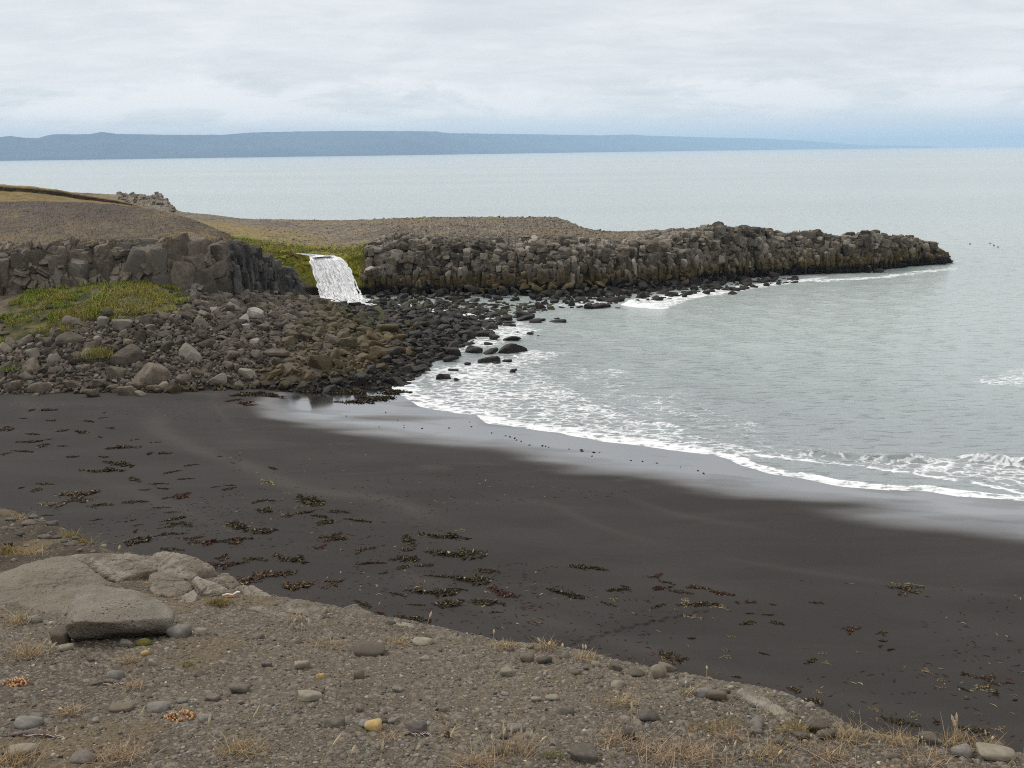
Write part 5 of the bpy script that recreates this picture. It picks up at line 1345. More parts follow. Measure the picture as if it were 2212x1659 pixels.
for idx, p, s_, e in ex:
    o = link('beach_stone', rock_me('beach_stone', idx, M_BLACK), None, 'x', 'stone', 'dark stones on the wet sand'); o.location = p; o.scale = (s_ * .36, s_ * .28, s_ * .16); o.rotation_euler = e
    a, b = project(p); lab.append((o, '%s black stone on shining wet sand, %s' % ('tiny' if s_ < .25 else 'small', word(a, [800, 960, 1100, 1200, 1350, 9999], ['left end', 'left part', 'below curved swash', 'middle row', 'right of middle', 'right end'])), a, b, ''))
settle(lab); lab = []
# ------------------------------------------------------------------ the gravel shoulder the photo is taken from
def fg_plane(x, y): return 18.0 - .205 * y + .004 * x
E_px = [(3000, 1760), (2600, 1700), (2400, 1668), (2212, 1643), (2120, 1622), (2000, 1612), (1900, 1603), (1860, 1592), (1815, 1588), (1790, 1570), (1740, 1535), (1690, 1512), (1640, 1492), (1590, 1482), (1530, 1474), (1440, 1458), (1380, 1446), (1300, 1428), (1240, 1410), (1180, 1396),
        (1120, 1394), (1050, 1388), (1000, 1376), (930, 1360), (860, 1348), (800, 1338), (740, 1322), (680, 1310), (620, 1298), (560, 1288), (500, 1272), (440, 1240), (380, 1222), (320, 1210), (240, 1196), (200, 1188), (160, 1168), (130, 1150), (85, 1130), (50, 1116), (15, 1104), (-20, 1094), (-120, 1070), (-300, 1045), (-700, 1010)]
EP = on_surface(*np.array(E_px, float).T, fg_plane, 16, 60, .5)
EDGE = [np.array(p[:2]) for p in EP]
def fg_drop(s):
    q = np.maximum(-s - .02, 0)
    return np.where(q < .25, 2.4 * q * q, 1.2 * (q - .125))
def fg_h(x, y):
    s, _ = seg_dist((x, y), EDGE)
    P = np.stack([x, y, 0 * x], -1)
    z = fg_plane(x, y) + .030 * fbm(P * .9, 3, 901) + .012 * fbm(P * 3.1, 3, 902) - fg_drop(s)
    z = z + .16 * fbm(P * 1.5, 4, 905) * sstep(7.6, 9.2, np.hypot(x, y)) * sstep(-1.8, -3.2, x) * sstep(-.35, -.1, s)
    return z
def on_fg(px, py):
    return on_surface(np.asarray(px, float), np.asarray(py, float), lambda x, y: fg_plane(x, y), 16, 60, .5)
def snap(p):
    p = np.array(p, float); p[..., 2] = fg_h(p[..., 0], p[..., 1]); return p
az = np.radians(axis([(-110, -32, 60), (-32, 32, 820), (32, 110, 60)]))
rr = np.concatenate([np.geomspace(.5, 2.3, 40, endpoint=False), np.geomspace(2.3, 16, 640, endpoint=False), np.geomspace(16, 48, 60)])
A, R = np.meshgrid(az, rr, indexing='ij')
X, Y = R * np.sin(A), R * np.cos(A)
Z = fg_h(X, Y)
G = np.stack([X, Y, Z], -1)
P2 = np.stack([X, Y, 0 * X], -1)
f1, f2, rid, _ = worley(P2 * 25.0 + .4 * fbm(P2 * 14, 2, 910)[..., None], 915)
peb = np.clip(1 - (f1 / .55) ** 2, 0, 1) ** .5 * (rid[..., 0] > .6) * (.3 + rid[..., 1])
f1b, _, rib, _ = worley(P2 * 60.0, 925)
pebb = np.clip(1 - (f1b / .6) ** 2, 0, 1) ** .5 * (.3 + rib[..., 1])
G[..., 2] += .011 * peb + .007 * pebb
nA = fbm(P2 * .7, 4, 930); nB = fbm(P2 * 2.6, 4, 931)
c = np.ones(G.shape) * np.array([.100, .084, .065])
c = mixc(c, sstep(-.05, .35, nA + .4 * nB) * .6, (.150, .124, .093)); c = mixc(c, sstep(.1, .45, -nA + .3 * nB) * .6, (.085, .070, .056))
pc = np.array([.185, .168, .142]) * (.5 + rid[..., :1]) + np.array([.03, .012, -.012]) * (rid[..., 2:3] - .4)
c = c * (1 - (sstep(.1, .5, peb) * .75)[..., None]) + pc * (sstep(.1, .5, peb) * .75)[..., None]
pc2 = np.array([.16, .136, .104]) * (.45 + 1.1 * rib[..., :1])
m2 = sstep(.15, .6, pebb) * .55; c = c * (1 - m2[..., None]) + pc2 * m2[..., None]
sE, _ = seg_dist((X, Y), EDGE)
far_ = sstep(8.2, 9.6, R) * sstep(-2.2, -3.4, X)
c = mixc(c, far_ * .9, (.062, .050, .036)); c = mixc(c, far_ * sstep(.05, .35, nB), (.135, .108, .068))
ochre = sstep(.15, .45, fbm(P2 * 1.3, 3, 940) + .3 * nB) * .5
c = mixc(c, ochre, (.155, .112, .060))
k = NT('gravel_ground')
Pn = k.pos(); base = k.attr('col', True)
vo = k.n('TexVoronoi', None, Vector=Pn, Scale=85.0); n1 = k.noise(Pn, 60.0, 3, .7)
c_ = k.mix(k.ramp(vo.outputs['Distance'], .1, .5, .55, 0), base, k.mix(1.0, base, k.mix(.6, (1.2, 1.12, 1.0), vo.outputs['Color']), 'MULTIPLY'))
c_ = k.mix(k.ramp(n1, .3, .7, .25, 0), c_, (.03, .026, .02))
k.bsdf(Base_Color=c_, Roughness=.95, Normal=k.bump(k.math('SUBTRACT', k.math('MULTIPLY', n1, .5), vo.outputs['Distance']), .6, .01)).inputs['Specular IOR Level'].default_value = .2
M_GROUND = k.m
link('gravel_shoulder', mesh_np('gravel_shoulder', G, grid_faces(len(az), len(rr))[:, ::-1], [M_GROUND], True, {'col': c.reshape(-1, 3)}), kind='structure')

# ------------------------------------------------------------------ bedrock slabs and the big boulder
M_SLAB = rock_material('bedrock', (.190, .163, .126), (.335, .296, .242), (.43, .395, .335), 1.0, .3, 2.4, var=.06, pits=True, pit_amt=.45, coord='Object', rnd_hue=(.20, .175, .13))
M_PIT = rock_material('pitted_boulder', (.265, .232, .186), (.355, .316, .260), (.43, .395, .335), 1.0, .2, 5.0, var=.02, pits=True, pit_amt=.5)
def slab(name, pts, label, cat='rock', p=22, rough=.05, mat=None, nscale=2.2, level=6, deep=.35, seed=0, group=None):
    """pts: (px, py, height above the ground there); the rock goes on down into the ground"""
    P = []
    for px, py, hh in pts:
        q = on_surface(np.array([float(px)]), np.array([float(py)]), lambda x, y: fg_plane(x, y) + hh, 16, 60, .5)[0]
        P.append(q); P.append([q[0], q[1] + .05, q[2] - hh - deep])
    V, F, c_ = hull_rock(P, max(level, 5), p * 1.6, max(rough, .045), nscale, seed)
    D_ = V / np.linalg.norm(V, axis=1, keepdims=True)
    g_ = worley(V * 5.5 + seed * 3.7 + .5 * fbm(V * 4, 2, 3)[:, None], 970)
    V = V + D_ * (.020 * fbm(V * 9 + seed, 6, 971, .68) - .014 * sstep(.10, .0, g_[1] - g_[0]) + .012 * (g_[2][:, 0] - .5))[:, None]
    o = link(name, mesh_np(name, V, F, [mat or M_SLAB], True), None, label, cat, group); o.location = c_
    return o
SG = 'weathered bedrock slabs along the crest'
slab('bedrock_slab', [(-60, 1250, .10), (0, 1232, .16), (60, 1212, .22), (110, 1196, .24), (160, 1196, .22), (200, 1230, .16), (250, 1272, .04), (300, 1290, .0), (210, 1330, .0), (100, 1300, .0), (0, 1330, .0), (-60, 1340, .0)], 'huge smooth bedrock hump behind the pitted boulder at the left edge', p=14, rough=.028, level=6, seed=1, group=SG)
slab('bedrock_slab', [(120, 1198, .16), (170, 1191, .20), (240, 1189, .20), (300, 1193, .17), (350, 1200, .12), (385, 1205, .08), (370, 1225, .06), (300, 1235, .06), (250, 1256, .0), (200, 1240, .0)], 'long pale slab ridge running from behind the bedrock hump to the right', p=14, rough=.03, level=6, seed=2, group=SG)
slab('bedrock_slab', [(320, 1212, .02), (335, 1192, .16), (355, 1187, .19), (390, 1193, .19), (440, 1207, .16), (462, 1222, .10), (468, 1240, .02), (420, 1252, .02), (360, 1250, .04), (335, 1235, .02)], 'square shouldered slab with two peaks on the crest over the black sand', p=30, rough=.03, level=6, seed=3, group=SG)
slab('bedrock_slab', [(220, 1226, .02), (245, 1212, .06), (290, 1208, .07), (302, 1220, .05), (290, 1232, .0), (240, 1236, .0)], 'low slab between the long ridge and the patch of ochre gravel', p=20, seed=4, group=SG)
slab('bedrock_slab', [(315, 1258, .0), (322, 1238, .10), (345, 1232, .12), (385, 1238, .10), (410, 1256, .05), (418, 1275, .0), (370, 1290, .0), (330, 1280, .0)], 'brown slab with a curled edge in front of the square shouldered slab', p=26, seed=5, group=SG)
slab('bedrock_slab', [(314, 1278, .0), (318, 1262, .05), (338, 1260, .06), (352, 1275, .02), (345, 1288, .0)], 'small broken block at the foot of the brown curled slab', p=26, seed=6, level=4, group=SG)
slab('bedrock_slab', [(412, 1268, .0), (416, 1250, .10), (424, 1243, .11), (455, 1256, .09), (490, 1268, .05), (505, 1283, .0), (440, 1286, .0)], 'narrow slab pointing up beside the dark gap in the outcrop', p=26, seed=7, group=SG)
slab('bedrock_slab', [(450, 1262, .0), (468, 1240, .10), (487, 1234, .12), (503, 1240, .10), (520, 1260, .03), (500, 1272, .0)], 'humped slab at the top of the outcrop next to the dark seaweed', p=24, seed=8, group=SG)
slab('bedrock_slab', [(500, 1276, .0), (512, 1264, .06), (545, 1262, .07), (575, 1276, .04), (590, 1290, .0), (540, 1290, .0)], 'flat slab with a ragged edge at the right end of the outcrop', p=22, seed=9, group=SG)
slab('bedrock_slab', [(380, 1300, .0), (400, 1282, .05), (420, 1272, .06), (428, 1285, .03), (420, 1300, .0)], 'small ochre tinted slab below the narrow pointing slab', p=26, seed=10, level=4, group=SG)
slab('bedrock_slab', [(530, 1312, .012), (560, 1306, .035), (600, 1318, .03), (640, 1334, .02), (668, 1348, .0), (600, 1335, .0)], 'thin buried ledge lying diagonally in the gravel', p=18, seed=11, group=SG)
slab('bedrock_slab', [(605, 1318, .0), (615, 1302, .06), (640, 1292, .07), (670, 1300, .06), (700, 1312, .03), (690, 1328, .0), (640, 1332, .0)], 'weathered knob on the crest left of the grass stalks', p=22, seed=12, level=4, group=SG)
slab('bedrock_slab', [(905, 1378, .0), (918, 1362, .06), (938, 1352, .08), (975, 1360, .06), (1005, 1372, .03), (1010, 1388, .0), (940, 1388, .0)], 'low rounded knob of bedrock on the middle of the crest', p=14, seed=13, level=5, group=SG)
slab('bedrock_slab', [(1585, 1492, .05), (1605, 1480, .07), (1640, 1490, .07), (1690, 1520, .05), (1738, 1556, .02), (1722, 1572, .0), (1660, 1540, .0), (1610, 1512, .0)], 'long flat ledge slanting down the right side of the crest', p=22, seed=14, level=5, group=SG)
slab('bedrock_slab', [(720, 1322, .0), (740, 1310, .05), (770, 1306, .06), (800, 1318, .05), (830, 1336, .0), (770, 1336, .0)], 'crumbled grey rock on the crest above the sand left of the middle', p=20, seed=15, level=4, group=SG)
slab('bedrock_slab', [(838, 1350, .0), (850, 1338, .05), (890, 1342, .05), (905, 1356, .02), (870, 1362, .0)], 'small pale rock on the crest beside the middle bedrock knob', p=20, seed=16, level=4, group=SG)
yg = float(on_fg(np.array([250.]), np.array([1380.]))[0, 1])
BP = [(136, 1349, -.20), (165, 1341, -.24), (228, 1344, -.22), (312, 1352, -.08), (346, 1336, .0), (379, 1330, .10), (383, 1371, .04), (322, 1374, .04), (215, 1386, -.04), (150, 1396, -.10), (142, 1376, -.14), (141, 1310, .14), (163, 1275, .36), (222, 1262, .44), (300, 1271, .44), (352, 1296, .36), (378, 1318, .24), (250, 1372, .30), (368, 1352, .34), (165, 1375, .28)]
P = at_y(np.array([b[0] for b in BP], float), np.array([b[1] for b in BP], float), np.array([yg + b[2] for b in BP]))
V, F, c_ = hull_rock(P, 7, 26, .022, 3.2, 21)
D_ = V / np.linalg.norm(V, axis=1, keepdims=True)
f1, _, rid, _ = worley(V * 26 + 3.3, 960)
pit = sstep(.34, .12, f1) * (rid[..., 0] > .45) * (.4 + rid[..., 1])
V = V - D_ * (.013 * pit)[:, None] + D_ * (.016 * fbm(V * 11, 6, 961, .65))[:, None]
crust_shade = sstep(.03, -.05, V[:, 2] + .05 * fbm(V * 9, 3, 966)) * sstep(.05, -.05, V[:, 1] + .03)  # vesicular crust and the shade below the ridge, both painted as one dark mask
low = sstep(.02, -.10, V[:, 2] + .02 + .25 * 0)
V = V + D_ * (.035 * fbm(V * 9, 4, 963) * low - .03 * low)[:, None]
o = link('boulder', mesh_np('boulder', V, F, [M_PIT], True, {'crust_shade': crust_shade}), None, 'big pitted grey boulder with a flat slanting top on the gravel in the foreground', 'boulder'); o.location = c_

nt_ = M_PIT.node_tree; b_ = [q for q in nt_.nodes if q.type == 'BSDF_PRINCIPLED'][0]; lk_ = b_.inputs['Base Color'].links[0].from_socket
mx_ = nt_.nodes.new('ShaderNodeMix'); mx_.data_type = 'RGBA'; at_ = nt_.nodes.new('ShaderNodeAttribute'); at_.attribute_name = 'crust_shade'
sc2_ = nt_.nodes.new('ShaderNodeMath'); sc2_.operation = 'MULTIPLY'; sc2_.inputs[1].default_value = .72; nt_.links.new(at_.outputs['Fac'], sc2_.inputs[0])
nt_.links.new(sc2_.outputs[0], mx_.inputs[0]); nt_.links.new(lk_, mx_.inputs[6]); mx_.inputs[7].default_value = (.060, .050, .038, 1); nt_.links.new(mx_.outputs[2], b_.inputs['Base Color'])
# ------------------------------------------------------------------ stones and gravel
M_STONE = rock_material('cobble', (.122, .107, .088), (.170, .150, .124), (.25, .23, .195), .5, .12, 2.2, var=.30, rnd_hue=(.175, .145, .105))
M_BLUE = rock_material('cobble_blue_grey', (.150, .138, .122), (.20, .186, .166), (.25, .235, .21), .2, .1, 2.2, var=.1)
M_YEL = rock_material('cobble_yellow', (.36, .245, .10), (.42, .30, .14), (.45, .35, .2), .15, .1, 2.0, var=.08)
M_TAN = rock_material('cobble_tan', (.205, .180, .138), (.26, .23, .18), (.32, .285, .23), .15, .12, 2.0, var=.1)
M_DARK = rock_material('cobble_dark', (.070, .062, .056), (.10, .09, .08), (.15, .14, .12), .2, .1, 2.0, var=.2)
M_RED = rock_material('cobble_red', (.150, .070, .045), (.18, .09, .06), (.2, .12, .09), .2, .1, 2.0, var=.2)
PEB = []
for q in range(10):
    r_ = np.random.default_rng(700 + q)
    PEB.append(rock_shape(300 + q, 3, 8 if q % 4 else 16, 10, (1.0, r_.uniform(.65, .9), r_.uniform(.45, .72)), .03, .75))
_pm = {}
def peb_me(idx, mat, name='stone'):
    if (idx, mat.name, name) not in _pm: _pm[(idx, mat.name, name)] = mesh_np(name, PEB[idx][0], PEB[idx][1], [mat], True)
    return _pm[(idx, mat.name, name)]
rg = np.random.default_rng(606); lab = []; taken = []
def place_stone(px, py, w_, mat, hr=.5, rot=0.0, label=None, idx=None, sink=.25):
    p = snap(on_fg(np.array([float(px)]), np.array([float(py)]))[0]); s = w_ / FPX * np.linalg.norm(p - np.array([0, 0, CAM_Z])) * .54
    idx = int(rg.integers(10)) if idx is None else idx
    o = link('stone', peb_me(idx, mat), None, label, 'stone', 'loose stones on the gravel shoulder')
    o.scale = (s, s, s * hr / .58); o.location = p + np.array([0, s * .5, s * hr * (1 - 2 * sink)]); o.rotation_euler = (0, 0, rot); taken.append((p[0], p[1], s * 2)); return o
NAMED = [(807, 1580, 36, M_YEL, .6, 'bright yellow rounded stone in the gravel at the bottom centre', 3), (650, 1446, 32, M_TAN, .62, 'smooth pale stone standing out left of centre in the gravel'), (668, 1517, 50, M_TAN, .4, 'long pale flat stone left of centre near the yellow one'), (692, 1470, 18, M_YEL, .7, 'small yellow stone just right of the smooth pale one'),
         (327, 1440, 18, M_TAN, .9, 'upright egg shaped tan stone below the pitted boulder'), (313, 1417, 17, M_YEL, .75, 'small orange stone below the moss cushion'), (70, 1349, 26, M_BLUE, .45, 'light blue stone left of the pitted boulder'), (128, 1390, 40, M_STONE, .75, 'grey stone touching the left bottom corner of the pitted boulder'), (143, 1408, 28, M_TAN, .6, 'tan stone under the left bottom corner of the pitted boulder'),
         (232, 1372, 40, M_STONE, .7, 'rounded stone under the left front of the pitted boulder'), (282, 1368, 42, M_STONE, .7, 'rounded stone under the right front of the pitted boulder'), (382, 1378, 48, M_BLUE, .5, 'grey blue stone lying right of the pitted boulder'), (432, 1375, 26, M_TAN, .6, 'light brown stone right of the grey blue one'), (515, 1497, 42, M_STONE, .5, 'oval grey stone left of centre by the plant stalks'),
         (337, 1537, 46, M_BLUE, .3, 'flat grey stone left of the orange succulent'), (437, 1561, 34, M_BLUE, .4, 'grey stone at the right foot of the orange succulent'), (262, 1536, 46, M_STONE, .35, 'flat brown stone buried left of the orange succulent'), (52, 1573, 46, M_BLUE, .35, 'flat bluish stone at the left bottom'), (48, 1635, 50, M_TAN, .6, 'rounded mustard stone at the bottom left corner'), (175, 1648, 46, M_STONE, .5, 'grey stone at the bottom left between the grass mounds'),
         (270, 1402, 30, M_STONE, .5, 'rounded stone left of the moss cushion'), (910, 1397, 40, M_TAN, .3, 'light flat stone near the bedrock knob'), (795, 1421, 70, M_STONE, .3, 'wide flat pale stone in the middle of the gravel'), (1095, 1464, 26, M_TAN, .7, 'tan stone right of centre in the gravel'), (775, 1471, 24, M_STONE, .7, 'rounded brown stone in the middle of the gravel'), (1115, 1577, 34, M_BLUE, .6, 'bluish stone behind the big grass tuft at the bottom'),
         (1265, 1647, 55, M_STONE, .5, 'pinkish grey stone at the bottom edge right of the big grass tuft'), (957, 1536, 18, M_STONE, .6, 'grey pebble above the dried weed at the bottom'), (795, 1572, 34, M_BLUE, .4, 'dark blue stone behind the bright yellow one'), (822, 1566, 28, M_DARK, .45, 'dark stone right behind the bright yellow one'), (900, 1578, 42, M_DARK, .35, 'dark brown slab of stone left of the dried weed'),
         (1140, 1612 - 180, 30, M_STONE, .6, 'round stone on the crest right of the bedrock knob'), (1175, 1436, 32, M_STONE, .55, 'pale stone in the cobbles of the middle crest'), (1287, 1443, 20, M_TAN, .8, 'small cream stone standing among the crest cobbles'), (1330, 1450, 30, M_STONE, .65, 'rounded grey stone behind the crest on the middle right'), (1378, 1463, 32, M_STONE, .5, 'flat grey stone among the cobbles right of the cream one'), (1422, 1464, 34, M_TAN, .9, 'upright angular tan stone among the crest cobbles'), (1440, 1453, 34, M_STONE, .6, 'brown stone lying behind the upright tan stone'),
         (1480, 1486, 26, M_BLUE, .6, 'pale grey egg shaped cobble right of the upright tan stone'), (1525, 1508, 36, M_BLUE, .5, 'bluish cobble on the right part of the crest'), (1550, 1515, 40, M_STONE, .6, 'grey brown cobble next to the bluish one on the crest'), (1405, 1560, 40, M_DARK, .65, 'dark brown rock in the gravel right of the big grass tuft'), (1360, 1600, 26, M_DARK, .9, 'pointed dark stone among the pink grass at the bottom'), (1195, 1515, 28, M_TAN, .4, 'light stone in the gravel above the big grass tuft'), (1225, 1545, 34, M_STONE, .5, 'grey stone in the gravel right of the big grass tuft'),
         (1735, 1600, 34, M_STONE, .5, 'grey cobble below the right end of the slanting ledge'), (1788, 1597, 34, M_STONE, .6, 'stacked flat stone at the right end of the crest'), (1770, 1583, 40, M_STONE, .55, 'big stone leaning out over the sand at the right end of the crest'), (2010, 1613, 34, M_STONE, .6, 'rounded stone beside the tall white grass stalks'), (2085, 1640, 36, M_BLUE, .6, 'grey stone at the bottom right below the tall stalks'), (2165, 1648, 66, M_TAN, .4, 'big pale stone at the bottom right corner'),
         (575, 1444, 22, M_STONE, .6, 'grey round stone in the left middle of the gravel'), (860, 1497, 26, M_BLUE, .5, 'whitish stone in the lower middle of the gravel'), (720, 1571, 44, M_STONE, .35, 'flat brown grey stone left of the bright yellow one'), (1158, 1517, 22, M_TAN, .5, 'small light stone left of the light one above the tuft'), (245, 1470, 30, M_BLUE, .5, 'pale grey stone above the white dried root'), (460, 1513, 30, M_STONE, .5, 'brown stone above the orange succulent')]
for px, py, w_, m, hr, l, *ix in NAMED: place_stone(px, py, w_, m, hr, rg.normal() * .3, l, ix[0] if ix else None)
for px, py, w_ in ((20, 1128, 34), (60, 1140, 44), (95, 1158, 40), (120, 1150, 30), (40, 1160, 26), (150, 1180, 36), (15, 1176, 30), (85, 1185, 28), (70, 1122, 30), (110, 1136, 36), (30, 1145, 20), (135, 1166, 24), (175, 1184, 26), (55, 1172, 22), (100, 1176, 18), (8, 1152, 26)):
    o = place_stone(px, py, w_ * .62, (M_STONE, M_DARK)[int(rg.integers(2))], .42, rg.normal() * .3, 'x'); lab.append((o, '%s stone on the far left hump above the bedrock' % ('bigger' if w_ > 29 else 'smaller'), px, py, ''))
N_ = 5200
a_ = rg.uniform(-.60, .60, N_); r_ = np.sqrt(rg.uniform(2.3 ** 2, 15 ** 2, N_)); x = r_ * np.sin(a_); y = r_ * np.cos(a_)
s, _ = seg_dist((x, y), EDGE)
near_crest = np.exp(-((s - .25) / .35) ** 2)
keep = (s > -.25) & (rg.uniform(size=N_) < .16 + .55 * near_crest * sstep(-2.5, 0, x) + .25 * (fbm(np.stack([x, y, 0 * x], -1) * .8, 3, 970) > .12))
x, y, s, near_crest = x[keep], y[keep], s[keep], near_crest[keep]
dia = .026 * (1 - rg.uniform(size=len(x)) * .985) ** (-1 / 2.3); dia = np.clip(dia, .024, .08) * (1 + .35 * near_crest * sstep(-1.5, .5, x))
z = fg_h(x, y); pxs, pys = project(np.stack([x, y, z], -1)); dist = np.sqrt(x * x + y * y + (CAM_Z - z) ** 2)
order = np.argsort(-dia / dist); rest = []; n_made = 0; tk = np.array(taken)
acc_ = np.zeros((0, 3))
for i in order:
    if (np.hypot(tk[:, 0] - x[i], tk[:, 1] - y[i]) < .5 * (tk[:, 2] + dia[i])).any(): continue
    if len(acc_) and (np.hypot(acc_[:, 0] - x[i], acc_[:, 1] - y[i]) < .42 * (acc_[:, 2] + dia[i])).any(): continue
    acc_ = np.concatenate([acc_, [[x[i], y[i], dia[i]]]]) if len(acc_) < 1400 else acc_
    if n_made < 235 and 0 < pxs[i] < 2212 and 0 < pys[i] < 1655:
        u_ = rg.uniform(); mat, cw = (M_STONE, 'grey brown') if u_ < .62 else ((M_BLUE, 'cool grey') if u_ < .80 else ((M_TAN, 'pale tan') if u_ < .89 else ((M_DARK, 'dark') if u_ < 2 else (M_RED, 'rusty'))))
        o = link('stone', peb_me(int(rg.integers(10)), mat), None, 'x', 'stone', 'loose stones on the gravel shoulder'); o.location = (x[i], y[i], z[i] + dia[i] * .14); o.scale = (dia[i] * .5,) * 3; o.rotation_euler = (rg.normal() * .25, rg.normal() * .25, rg.uniform(0, 6.28)); n_made += 1
        wx = word(pxs[i], [140, 300, 450, 600, 760, 930, 1100, 1280, 1450, 1620, 1800, 2000, 9999], ['at left edge', 'below pitted boulder', 'right of boulder', 'left of centre', 'left of yellow stone', 'by yellow stone', 'left of large tuft', 'by large tuft', 'right of large tuft', 'above pink grass', 'by slanting ledge', 'left of tall stalks', 'right of tall stalks'])
        wy = 'on the crest' if s[i] < .45 else word(pys[i], [1250, 1400, 1480, 1560, 9999], ['in far gravel', 'in upper gravel', 'in middle gravel', 'in lower gravel', 'near bottom edge'])
        lab.append((o, '%s %s stone %s %s' % (word(dia[i] / dist[i] * FPX, [16, 26, 999], ['little', 'medium', 'big']), cw, wy, wx), pxs[i], pys[i], ''))
    else: rest.append((x[i], y[i], z[i], dia[i]))
settle(lab); lab = []
# gravel: pebbles too many to count, one mesh
N_ = 210000
a_ = rg.uniform(-.58, .58, N_); r_ = 2.35 + (15 - 2.35) * rg.uniform(size=N_) ** 1.35; gx = r_ * np.sin(a_); gy = r_ * np.cos(a_)
s, _ = seg_dist((gx, gy), EDGE); keep = s > -.4; gx, gy = gx[keep][:120000], gy[keep][:120000]
gz = fg_h(gx, gy); gd = np.clip(.0088 * (1 - rg.uniform(size=len(gx)) * .97) ** (-1 / 2.6), 0, .05)
gx = np.concatenate([gx, [q[0] for q in rest]]); gy = np.concatenate([gy, [q[1] for q in rest]]); gz = np.concatenate([gz, [q[2] for q in rest]]); gd = np.concatenate([gd, [q[3] for q in rest]])
D, F = ico(1); n = len(gx)
ax = np.stack([rg.uniform(.75, 1.15, n), rg.uniform(.6, .95, n), rg.uniform(.4, .75, n)], -1)
ang = rg.uniform(0, 6.28, n); ca, sa = np.cos(ang), np.sin(ang)
V = D[None] * (1 + rg.normal(0, .10, (n, len(D), 1))) * ax[:, None] * (gd * .55)[:, None, None]
V = np.stack([V[..., 0] * ca[:, None] - V[..., 1] * sa[:, None] + gx[:, None], V[..., 0] * sa[:, None] + V[..., 1] * ca[:, None] + gy[:, None], V[..., 2] + (gz + gd * .10)[:, None]], -1)
u_ = rg.uniform(size=(n, 1))
cg = np.where(u_ < .58, [[.145, .126, .101]], np.where(u_ < .78, [[.185, .176, .162]], np.where(u_ < .92, [[.205, .158, .10]], np.where(u_ < .96, [[.34, .30, .24]], [[.055, .048, .042]])))) * rg.uniform(.42, 1.6, (n, 1))
k = NT('gravel_pebbles'); Pn = k.pos()
k.bsdf(Base_Color=k.mix(1.0, k.attr('col', True), k.mix(k.noise(Pn, 120.0, 3, .6), (.7, .7, .7), (1.3, 1.3, 1.3)), 'MULTIPLY'), Roughness=.9).inputs['Specular IOR Level'].default_value = .25
link('gravel', mesh_np('gravel', V.reshape(-1, 3), (F[None] + (np.arange(n) * len(D))[:, None, None]).reshape(-1, 3), [k.m], True, {'col': np.repeat(cg, len(D), 0)}), kind='stuff')

# ------------------------------------------------------------------ plants on the gravel
def tuft(px, py, wpx, label, n=110, L=.10, kind='straw', lean=.9, wd=.0022, soil=True, cat='grass tuft', seed=0, fl=.7):
    p = snap(on_fg(np.array([float(px)]), np.array([float(py)]))[0]); r_ = np.random.default_rng(seed)
    dist = np.linalg.norm(p - np.array([0, 0, CAM_Z])); rad = wpx / FPX * dist * .42
    rt = np.clip(r_.normal(0, .5, (n, 3)), -1.1, 1.1) * np.array([rad, rad * fl, 0]); rt[:, 2] = fg_h(rt[:, 0] + p[0], rt[:, 1] + p[1]) - p[2] + (.02 * np.exp(-(rt[:, 0] ** 2 + rt[:, 1] ** 2) / (rad * rad + 1e-9) * 2) if soil else 0)
    pal = {'straw': ([.34, .245, .125], [.25, .165, .085], [.42, .34, .21]), 'pink': ([.33, .23, .135], [.26, .165, .095], [.40, .31, .20]), 'green': ([.115, .125, .030], [.21, .175, .060], [.08, .10, .022]), 'ochre': ([.22, .155, .045], [.17, .135, .035], [.27, .20, .085])}[kind]
    w_ = r_.uniform(size=(n, 1)); cc = np.where(w_ < .5, [pal[0]], np.where(w_ < .8, [pal[1]], [pal[2]])) * r_.uniform(.7, 1.2, (n, 1))
    return link('grass_tuft', blades('grass_tuft', rt, L, wd * dist / 3.6, lean, cc, seed + 1, M_BLADE, .6, 3), None, label, cat, 'dry grass tufts on the gravel shoulder', loc=p)
